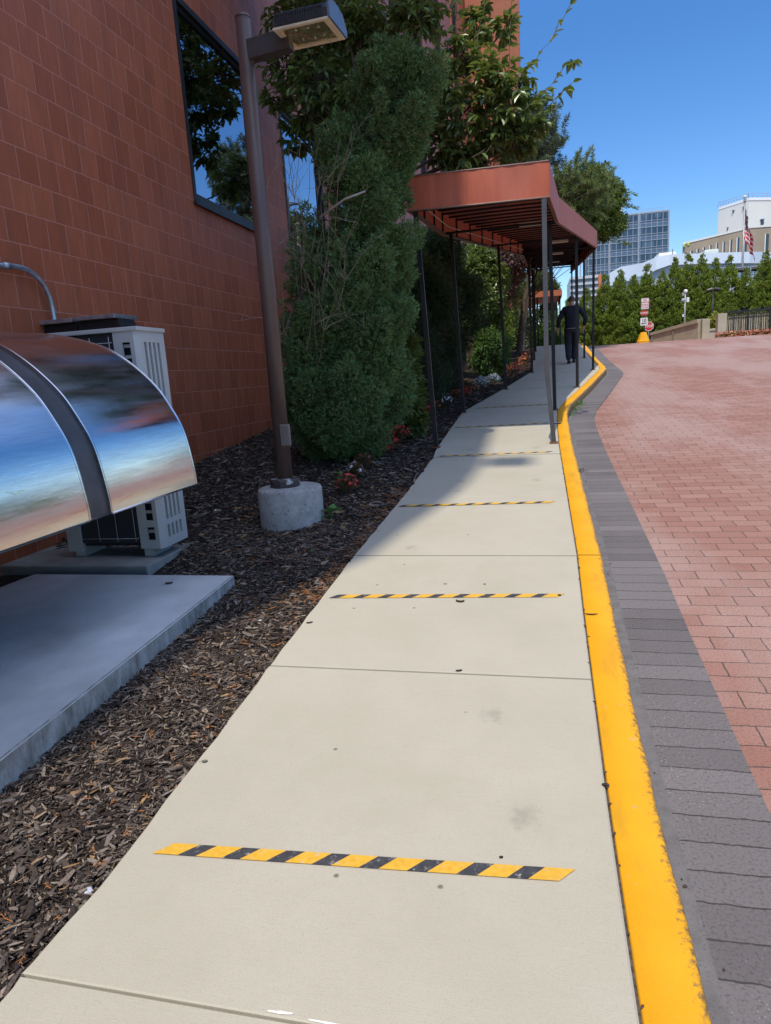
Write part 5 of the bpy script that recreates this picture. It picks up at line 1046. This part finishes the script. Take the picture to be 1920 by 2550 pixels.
# car behind the ramp wall
cr = thing('parked_car', 'dark blue car mostly hidden behind the ramp wall', 'car', (7.2, 42.5, 1.7))
CP = simple('car_paint', (.03, .045, .08), .18, var=.05, spec=.7); CP.node_tree.nodes['Principled BSDF'].inputs['Coat Weight'].default_value = .8
cb_ = lambda pts, w0, w1, y0: None
def carbody():
    cs = Matrix.Translation((6.22, 42.0, 1.72))@Matrix.Rotation(R_(24), 4, 'Z'); prof = [(0, .32), (.02, .62), (.25, .84), (1.2, .95), (1.95, 1.36), (2.6, 1.46), (3.6, 1.40), (4.3, 1.02), (4.55, .9), (4.6, .4), (4.5, .28), (.1, .26)]
    bm = bmesh.new(); wv = lambda z: .86 if z < .95 else .86-.34*(z-.95)/.5
    L_ = [bm.verts.new((x, -wv(z), z)) for x, z in prof]; R__ = [bm.verts.new((x, wv(z), z)) for x, z in prof]; n = len(prof); bm.faces.new(L_[::-1]); bm.faces.new(R__)
    for i in range(n): bm.faces.new((L_[i], L_[(i+1) % n], R__[(i+1) % n], R__[i]))
    bmesh.ops.recalc_face_normals(bm, faces=bm.faces); bmesh.ops.bevel(bm, geom=bm.edges[:], offset=.05, segments=3, affect='EDGES'); b = MB(); b.bm(bm, cs, True); b.build('body', CP, cr)
    CG = simple('car_glass', (.01, .012, .015), .05, var=0, spec=.8)
    def quad(p, name, mat, th=(0, 0, .012)):
        b = MB(); b.prism([tuple(cs@Vector(q)) for q in p], cs.to_3x3()@Vector(th)); b.build(name, mat, cr)
    quad([(1.30, -.74, 1.0), (1.92, -.60, 1.35), (1.92, .60, 1.35), (1.30, .74, 1.0)], 'windscreen', CG, (-.02, 0, .03)); quad([(1.45, -.87, 1.0), (2.0, -.70, 1.36), (3.5, -.70, 1.36), (4.0, -.87, 1.02)], 'side_window', CG, (0, -.02, .01)); quad([(1.45, .87, 1.0), (4.0, .87, 1.02), (3.5, .70, 1.36), (2.0, .70, 1.36)], 'side_window', CG, (0, .02, .01))
    quad([(.0, -.80, .62), (.0, -.45, .62), (.16, -.45, .78), (.16, -.82, .78)], 'headlight', SW, (-.02, 0, .01)); quad([(.0, .45, .62), (.0, .80, .62), (.16, .82, .78), (.16, .45, .78)], 'headlight', SW, (-.02, 0, .01)); quad([(.0, -.40, .40), (.0, .40, .40), (.0, .38, .58), (.0, -.38, .58)], 'grille', BLK_, (-.015, 0, 0))
    for sx in (-1, 1): b = MB(); b.bbox((1.42, sx*.95-.09, .98), (1.6, sx*.95+.09, 1.12), .03, cs); b.build('mirror', CP, cr)
    for x in (.85, 3.75):
        for sx in (-1, 1):
            b = MB(); M_ = cs@Matrix.Translation((x, sx*.78, .32))@Matrix.Rotation(R_(90), 4, 'X'); bm = bmesh.new(); bmesh.ops.create_cone(bm, cap_ends=True, segments=24, radius1=.32, radius2=.32, depth=.22); b.bm(bm, M_); wo = b.build('wheel', BLK_, cr)
            b = MB(); bm = bmesh.new(); bmesh.ops.create_cone(bm, cap_ends=True, segments=16, radius1=.2, radius2=.2, depth=.24); b.bm(bm, M_); b.build('rim', POLE, wo)
carbody()

# hedge of arborvitae, tree by tree
ARB = leafmat('arborvitae_leaf', [(.05, .09, .012), (.10, .155, .02), (.155, .215, .028), (.22, .285, .042)], .6, .2, .25, .9)
protos = []
def arb(h, r):
    t = thing('arborvitae_tree', 'x', 'tree', (0, 0, 0), 'evergreens of the tall hedge'); lob = []
    for i in range(340):
        z = h*(1-rng.uniform()**.7)*.98; R = r*min(1, (1-z/h)**.88*1.2)*(.9 if z < .4 else 1); a = rng.uniform(0, 6.283); k = R*rng.uniform(.6, .95); s_ = rng.uniform(.07, .16)*min(1, .4+R*.6)
        lob.append(((math.cos(a)*k, math.sin(a)*k, z+.1), (s_, s_, s_*1.6), (math.cos(a)*.7, math.sin(a)*.7, .7)))
    b = MB(); sprays(b, lob, 190, .11, .04, 4, .85, .5, .65); b.build('crown', ARB, t); b = MB(); b.tube([(0, 0, -.5), (0, 0, h*.8)], [.09, .02], 8); b.build('trunk', BARK, t); return t
HT = [(3.05, 5.9, 'nearest the canopy posts'), (4.1, 6.75, 'just right of the orange pillar'), (5.0, 7.0, 'behind the parking sign'), (5.75, 6.6, 'behind the stop sign'), (6.55, 7.15, 'above the ramp wall, with a sharp tip against the white roof'), (7.45, 6.55, 'just left of the camera pole'), (8.15, 7.05, 'right behind the camera pole dome'), (8.85, 7.15, 'wide bushy topped one between the two slim poles'), (9.6, 7.0, 'left of the twin black floodlights'), (10.35, 6.7, 'behind the twin black floodlights'), (11.1, 6.95, 'slender tip just left of the flagpole'), (12.0, 6.3, 'directly behind the flagpole'), (13.0, 7.2, 'right of the flagpole under the flag'), (13.9, 7.5, 'last one at the right edge of the photo'), (2.0, 5.6, 'seen between the far canopy posts'), (1.0, 5.4, 'seen past the walking person')]
for i, (x, zt, lab) in enumerate(HT):
    y = 47.3+.5*math.sin(i*2.1); z0 = 1.9; h = zt*y/45-z0-.12+.25*math.sin(i*5.7)
    if i < 3: protos.append((arb(4.9, 1.25), 4.9))
    if i < 3: o, h0 = protos[i]; o.location = (x*y/45, y, z0)
    else: o0, h0 = protos[i % 3]; o = copy_tree(o0, (x*y/45, y, z0))
    o.rotation_euler = (0, 0, i*1.3); o.scale = (1.0, 1.0, h/h0); o['label'] = 'hedge evergreen '+lab
bush('maple_tree', 'darker round tree at the right edge beyond the flagpole', 'tree', (16.3, 52, 5.6), (2.1, 2, 2.2), [(.03, .055, .015), (.05, .085, .02), (.075, .115, .03)], 60, 70, .22, .6, 'leaf', lobe=.3)

# buildings beyond
WALLW = simple('white_cladding', (.70, .68, .62), .7, var=.04, scale=.2); TAN = simple('tan_brick', (.34, .265, .185), .85, var=.12, scale=.4); ROOFW = simple('white_band', (.62, .68, .74), .6, var=.07, scale=.15)
CWG = NM('tower_glass'); r = CWG.n('TexWhiteNoise', Vector=CWG.n('VectorMath', _operation='FLOOR', Vector=CWG.co('Object', (.72, 1, .28))).outputs[0]).outputs[0]
CWG.p(col=CWG.ramp(r, [(.0, (.015, .026, .042)), (.55, (.03, .05, .08)), (.9, (.06, .09, .13)), (1, (.01, .018, .03))]), rough=.12, spec=.9); CWG = CWG.m
SPG = simple('spandrel_glass', (.075, .11, .165), .2, var=.15, scale=.4, spec=.8); MUL = simple('mullion', (.30, .345, .40), .5, var=.05)
A, B_ = np.array([14.0, 190.0]), np.array([32.75, 190.0]); ztop = 37.0; z0 = 0
tw = thing('office_tower', 'distant blue glass office tower with a pale grid', 'building', (25, 195, 0))
b = MB(); b.box((13.0, 190.3, 0), (32.7, 206, ztop)); b.build('core', simple('tower_core', (.12, .14, .16), .6), tw); b = MB(); b.box((13, 190.25, ztop), (32.75, 206, ztop+.35)); b.build('parapet', MUL, tw); b = MB(); b.box((18.5, 196, ztop+.35), (22.2, 202, ztop+4.2)); b.build('penthouse', simple('cream_penthouse', (.55, .47, .38), .8), tw)
b = MB()
for x in np.arange(22.6, 32, 1.2): b.box((x-.04, 190.6, ztop+.35), (x+.04, 190.68, ztop+1.0))
b.box((22.5, 190.6, ztop+1.0), (32, 190.68, ztop+1.08)); b.build('roof_rail', MUL, tw)
cols = [32.7-7.05*i for i in range(4)]; FHt = 3.13
for fl in range(12):
    zt = ztop-.3-fl*FHt
    for i in range(3):
        if fl*3+i >= 36: break
        x1 = cols[i]; x0 = max(13.1, x1-7.05); b = MB(); b.box((x0+.2, 190.05, zt-1.5), (x1-.2, 190.2, zt)); wn = b.build('window', CWG, tw)
        b = MB(); n = 5; wd = (x1-x0-.4)/n
        for k in range(n+1): b.box((x0+.2+k*wd-.06, 189.98, zt-3.0), (x0+.2+k*wd+.06, 190.035, zt))
        b.box((x0+.2, 189.97, zt-2.2), (x1-.2, 190.032, zt-2.1)); b.build('frame', MUL, wn)
        b = MB(); b.box((x0+.2, 190.04, zt-2.98), (x1-.2, 190.19, zt-1.62)); b.build('spandrel', SPG, tw)
    b = MB(); b.box((13, 189.9, zt-1.61), (32.72, 190.18, zt-1.51)); b.box((13, 189.9, zt-3.12), (32.72, 190.18, zt-2.99)); b.build('floor_band', MUL, tw)
b = MB()
for x in cols: b.box((x-.2, 189.8, 0), (x+.0, 190.24, ztop)); b.box((x-.38, 189.8, 0), (x-.25, 190.24, ztop))
b.build('column', MUL, tw)
# tan building with narrow windows and the white block behind it
tb = thing('brick_clinic', 'long tan building with narrow slit windows far on the right', 'building', (36, 152, 0)); A, B_ = P(1700, 609, 156), P(1870, 568, 150); C_ = P(1980, 560, 152)
b = MB()
for p, q in ((A, B_), (B_, C_)):
    b.add([(p[0], p[1], 0), (q[0], q[1], 0), (q[0], q[1], q[2]), (p[0], p[1], p[2])], [(0, 1, 2, 3)])
b.add([(A[0], A[1], A[2]), (B_[0], B_[1], B_[2]), (C_[0], C_[1], C_[2]), (C_[0], C_[1]+30, C_[2]), (A[0]+9, A[1]+20, A[2])], [(0, 1, 2, 3, 4)]); b.add([(A[0], A[1], 0), (A[0], A[1], A[2]), (A[0]+9, A[1]+20, A[2]), (A[0]+9, A[1]+20, 0)], [(0, 1, 2, 3)]); b.build('wall', TAN, tb)
b = MB(); d = np.array([0, -.12, 0]); up = np.array([0, 0, .35])
for p, q in ((A, B_), (B_, C_)): b.add([p+d, q+d, q+d+up, p+d+up, p+d+[0, .4, 0], q+d+[0, .4, 0], q+d+up+[0, .4, 0], p+d+up+[0, .4, 0]], [(0, 1, 2, 3), (3, 2, 6, 7), (0, 4, 5, 1)])
b.build('coping', WALLW, tb)
SLT = simple('slit_glass', (.03, .04, .05), .1, spec=.8)
for (u, vt, vb) in ((858, 640, 665), (922, 625, 655), (982, 607, 640), (1040, 590, 617), (1101, 572, 610), (1164, 552, 640), (1228, 537, 640), (1294, 518, 640), (1360, 500, 640), (1430, 480, 640), (1628, 465, 650)):
    U = 1480+u*.2641; s_ = (U-1700)/(1870-1700)
    if s_ < 1: y = 156-6*s_-.1
    else: y = 150+2*(U-1870)/110-.1
    a, c = P(U-2.6, 460+vt*.264, y), P(U+2.6, 460+vb*.264, y); b = MB(); b.box((a[0], a[1]-.06, c[2]), (c[0], a[1]+.02, a[2])); wn = b.build('window', SLT, tb); b = MB(); b.box((a[0]-.18, a[1]-.1, c[2]), (a[0]-.01, a[1]+.02, a[2])); b.build('jamb', WALLW, wn)
for u, v in ((845, 558), (888, 545)):
    q = P(1480+u*.2641, 460+(v+8)*.264, 155.5); b = MB(); b.lathe([(.25, -.4), (.25, .05), (.17, .2), (.0, .28)], q, 10, cap=False); b.build('roof_vent', simple('hi_vis_cap', (.36, .48, .08), .5), tb)
wb = thing('white_block', 'plain white windowless block rising behind the tan building', 'building', (42, 175, 0)); A, B_, C_ = P(1789, 523, 178), P(1865, 499, 172), P(1990, 498, 176)
b = MB()
for p, q in ((A, B_), (B_, C_)): b.add([(p[0], p[1], 0), (q[0], q[1], 0), (q[0], q[1], q[2]), (p[0], p[1], p[2])], [(0, 1, 2, 3)])
b.add([A, B_, C_, C_+[0, 20, 0], A+[9, 20, 0]], [(0, 1, 2, 3, 4)]); b.add([(A[0], A[1], 0), tuple(A), tuple(A+[9, 20, 0]), (A[0]+9, A[1]+20, 0)], [(0, 1, 2, 3)]); b.build('wall', WALLW, wb)
b = MB()
for p, q in ((A, B_), (B_, C_)): b.add([p+d, q+d, q+d+up*1.6, p+d+up*1.6, p+d+[0, .5, 0], q+d+[0, .5, 0], q+d+up*1.6+[0, .5, 0], p+d+up*1.6+[0, .5, 0]], [(0, 1, 2, 3), (3, 2, 6, 7), (0, 4, 5, 1)])
b.build('coping', simple('bright_coping', (.8, .8, .8), .5), wb)
b = MB()
for p, q in ((A, B_), (B_, C_)):
    for s_ in np.linspace(0, 1, 12): r = p+(q-p)*s_+np.array([0, .6, .5]); b.tube([r, r+[0, 0, 1.1]], .05, 4)
    b.tube([p+[0, .6, 1.6], q+[0, .6, 1.6]], .05, 4); b.tube([p+[0, .6, 1.1], q+[0, .6, 1.1]], .04, 4)
b.build('roof_rail', MUL, wb)
for U, V, wd, hh_ in ((1827, 527, 6, 5), (1852, 519, 5, 5), (1813.5, 570, 5.5, 6), (1898, 553, 7, 12)):
    s_ = (U-1789)/76; y = 178-6*s_-.1 if s_ < 1 else 172+4*(U-1865)/125-.1; a, c = P(U-wd/2, V-hh_/2, y), P(U+wd/2, V+hh_/2, y); b = MB(); b.box((a[0], a[1]-.1, c[2]), (c[0], a[1]+.03, a[2])); wn = b.build('louvre_window', SLT, wb); b = MB(); b.box((a[0]-.15, a[1]-.25, a[2]), (c[0]+.15, a[1]-.02, a[2]+.15)); b.build('hood', MUL, wn)
# low white banded building with a curved roof edge
lb = thing('pavilion_building', 'low building with a curved white roof band above the hedge', 'building', (20, 112, 0))
pts = [P(1518, 680, 100), P(1546, 664, 101), P(1600, 655, 103), P(1635, 640, 104), P(1668, 634, 104), P(1760, 630, 106), P(1868, 627, 108), P(1930, 627, 112)]; low_ = [P(1520, 712, 100), P(1546, 704, 101), P(1590, 692, 103), P(1633, 672, 104), P(1668, 660, 104), P(1760, 656, 106), P(1868, 655, 108), P(1930, 655, 112)]
b = MB(); T_ = np.array(pts); L_ = np.array(low_); L_[:, :2] = T_[:, :2]; bk = np.array([0, .5, 0]); b.grid(np.stack([L_, T_]), smooth=False); b.grid(np.stack([T_, T_+bk]), smooth=False); b.grid(np.stack([L_+bk, L_]), smooth=False); b.build('roof_band', ROOFW, lb)
b = MB(); k_ = np.array([0, .6, 0]); g0 = L_+k_; g1 = g0.copy(); g1[:, 2] = 0; b.grid(np.stack([g1, g0]), smooth=False); b.build('wall', simple('grey_wall', (.36, .40, .45), .7), lb)
b = MB(); v = [tuple(q) for q in T_+bk-[0, 0, .2]]+[(T_[-1][0], 135, T_[-1][2]), (T_[0][0]+2, 135, T_[0][2])]; b.add(v, [tuple(range(len(v)))]); b.build('roof', WALLW, lb)
for (U0, U1, V0, V1) in ((1792, 1830, 667, 690), (1834, 1862, 667, 692), (1868, 1900, 664, 690), (1581, 1596, 690, 712)):
    y = 105.6 if U0 > 1700 else 102.4; a, c = P(U0, V0, y), P(U1, V1, y); b = MB(); b.box((a[0], y-.1, c[2]), (c[0], y+.2, a[2])); wn = b.build('window', simple('teal_glass', (.10, .20, .25), .12, spec=.8), lb); b = MB()
    for s_ in np.linspace(0, 1, 5): x = a[0]+(c[0]-a[0])*s_; b.box((x-.05, y-.18, c[2]), (x+.05, y-.101, a[2]))
    for s_ in (0, .35, .7, 1): z = c[2]+(a[2]-c[2])*s_; b.box((a[0], y-.17, z-.05), (c[0], y-.102, z+.05))
    b.build('frame', MUL, wn)
a, c = P(1640, 632, 107), P(1685, 640, 107); b = MB(); b.bbox((a[0], 107, c[2]-1), (c[0], 111, a[2]+.1), .2); b.build('roof_unit', WALLW, lb); a, c = P(1755, 622, 110), P(1790, 634, 110); b = MB(); b.bbox((a[0], 110, c[2]-1), (c[0], 114, a[2]), .2); b.build('roof_unit', simple('green_grey_unit', (.5, .55, .48), .6), lb)
b = MB(); a = P(1675, 620, 107); b.tube([(a[0], 107, a[2]-1.4), (a[0], 107, a[2])], .05, 5); b.build('antenna', BLK_, lb)
a, c = P(1491, 683, 90), P(1498, 735, 90); b = MB(); b.bbox((a[0], 90, 0), (c[0], 91, a[2]), .05); o = b.build('orange_pillar', simple('orange_panel', (.62, .16, .04), .5), None); tag(o, 'bright orange pillar poking above the hedge near the canopy', 'pillar')
a, c = P(1420, 690, 95), P(1491, 735, 95); lb2 = thing('striped_facade', 'low striped grey facade beside the orange pillar', 'building', (a[0], 96, 0)); b = MB(); b.box((a[0], 95, 0), (c[0], 105, a[2])); b.build('wall', simple('pale_grey_wall', (.48, .5, .52), .6), lb2)
for k in range(5): b = MB(); z = a[2]-.35-k*.75; b.box((a[0], 94.9, z-.28), (c[0], 94.998, z)); b.build('window_strip', SLT, lb2)

# ================================================================ SMALL THINGS ON THE GROUND
def litter(name, label, cat, u, v, mat, L, Wd, up=.004, plane=g, curl=.25, grp=None):
    d = RM@_ray(u, v); t_ = 3.0
    for _ in range(60):
        q = np.array([0, 0, HC])+d*t_; t_ -= (q[2]-float(plane(q[1])))/(d[2]-.083*d[1])*.8
    q = np.array([0, 0, HC])+d*t_; z = float(plane(q[1]))+up; a = rng.uniform(-.6, .6); b = MB(); n = 9; s_ = np.linspace(-1, 1, n); ca, sa = math.cos(a), math.sin(a); Gd = []
    for w_ in (-1, 0, 1):
        row = []
        for t in s_:
            hw = Wd*.5*math.sqrt(max(.02, 1-abs(t)**2.2)); x, y = t*L*.5, w_*hw; row.append((q[0]+x*ca-y*sa, q[1]+x*sa+y*ca, z+curl*Wd*abs(w_)*.5+curl*.3*L*t*t))
        Gd.append(row)
    Gd = np.array(Gd); b.grid(Gd); b.grid(Gd[::-1]-np.array([0, 0, .0025])); o = b.build(name, mat, None); return tag(o, label, cat, grp)
BL = simple('brown_leaf', (.07, .045, .025), .8, var=.3, scale=60); BL2 = simple('dark_bark_bit', (.03, .022, .017), .9)
litter('fallen_leaf', 'curled brown leaf on the walkway just below the second tape strip', 'leaf', 1146, 1500, BL, .05, .018, curl=.5); litter('fallen_leaf', 'flat dark leaf near the left walkway edge beside the mulch', 'leaf', 771, 1552, BL, .036, .016)
litter('fallen_leaf', 'dark leaf on the slab joint in the middle of the walkway', 'leaf', 1143, 1672, BL2, .03, .014); litter('bark_bit', 'dark bark crumb near the left edge above the nearest tape', 'bark', 510, 1898, simple('grey_crumb', (.16, .15, .12), .9), .022, .016)
litter('bark_bit', 'small dark crumb right of the second tape, toward the kerb', 'bark', 1207, 1456, BL2, .014, .011); litter('bark_bit', 'pale ring shaped crumb above the second tape', 'bark', 1109, 1455, simple('pale_crumb', (.3, .28, .22), .9), .02, .012)
litter('bark_bit', 'tiny dark crumb just above the right end of the nearest tape', 'bark', 1248, 2137, BL2, .012, .008); litter('bark_bit', 'dark crumb wedged between walkway and kerb low in the photo', 'bark', 1507, 1957, BL2, .022, .015)
litter('bark_bit', 'dark crumb at the right end of the second tape strip', 'bark', 1393, 1485, BL2, .02, .014, .008)
o = litter('twig', 'short dark twig lying across the yellow kerb', 'twig', 1472, 1532, BL2, .07, .008, .006)
litter('paper_scrap', 'white paper scrap beside the bent canopy post', 'paper', 1385, 1055, simple('paper', (.75, .75, .78), .7), .14, .07, .006)
litter('dry_leaf', 'pale tan dead leaf lying on the mulch behind the concrete footing', 'leaf', 960, 1173, simple('tan_leaf', (.36, .24, .15), .8), .09, .04, .012, lambda y: zm(-1.3, y), .3); litter('dry_leaf', 'pale leaf on the mulch right of the heat pump', 'leaf', 545, 1280, simple('cream_leaf', (.5, .42, .32), .8), .09, .06, .02, lambda y: zm(-2.4, y), .4)
litter('fallen_leaf', 'single dark leaf on the concrete pad', 'leaf', 421, 1454, BL, .05, .03, .004, lambda y: .15+0*y)
for (u, v, lab) in ((185, 2272, 'white quartz pebble in the mulch against the walkway edge'), (222, 2228, 'grey pebble in the mulch close to the white one'), (648, 1552, 'pale pebble in the sunlit mulch beside the pad corner')):
    d = RM@_ray(u, v); t_ = 3.0
    for _ in range(50): q = np.array([0, 0, HC])+d*t_; t_ -= (q[2]-zg(q[0], q[1]))/(d[2])*.8
    bm = bmesh.new(); bmesh.ops.create_icosphere(bm, subdivisions=2, radius=1)
    for vv in bm.verts: vv.co *= 1+.18*math.sin(vv.co.x*5+u)+.12*math.sin(vv.co.y*7); vv.co = Vector((vv.co.x*.012, vv.co.y*.015, vv.co.z*.009))
    b = MB(); b.bm(bm, Matrix.Translation(q+np.array([0, 0, .012]))); tag(b.build('pebble', simple('pebble_stone', (.55, .56, .58), .6, var=.15, scale=40), None), lab, 'pebble')
# crumbs of bark washed along the kerb line and in the gutter
b = MB()
for i in range(90):
    y = rng.uniform(1.0, 8.5); x = lerp(KIN, y)+(rng.normal(0, .004) if i % 3 else .155+abs(rng.normal(0, .05))); z = (float(g(y)) if i % 3 else float(zroad(y))+.012); s_ = rng.uniform(.002, .007); a = rng.uniform(0, 3.14)
    bm = bmesh.new(); bmesh.ops.create_icosphere(bm, subdivisions=1, radius=1)
    b.bm(bm, Matrix.Translation((x, y, z+s_*.3))@Matrix.Rotation(a, 4, 'Z')@Matrix.Diagonal((s_*rng.uniform(.8, 2), s_, s_*.6, 1)))
tag(b.build('crumbs', simple('crumb_bark', (.06, .042, .03), .9, var=.5, scale=40), None), kind='stuff')
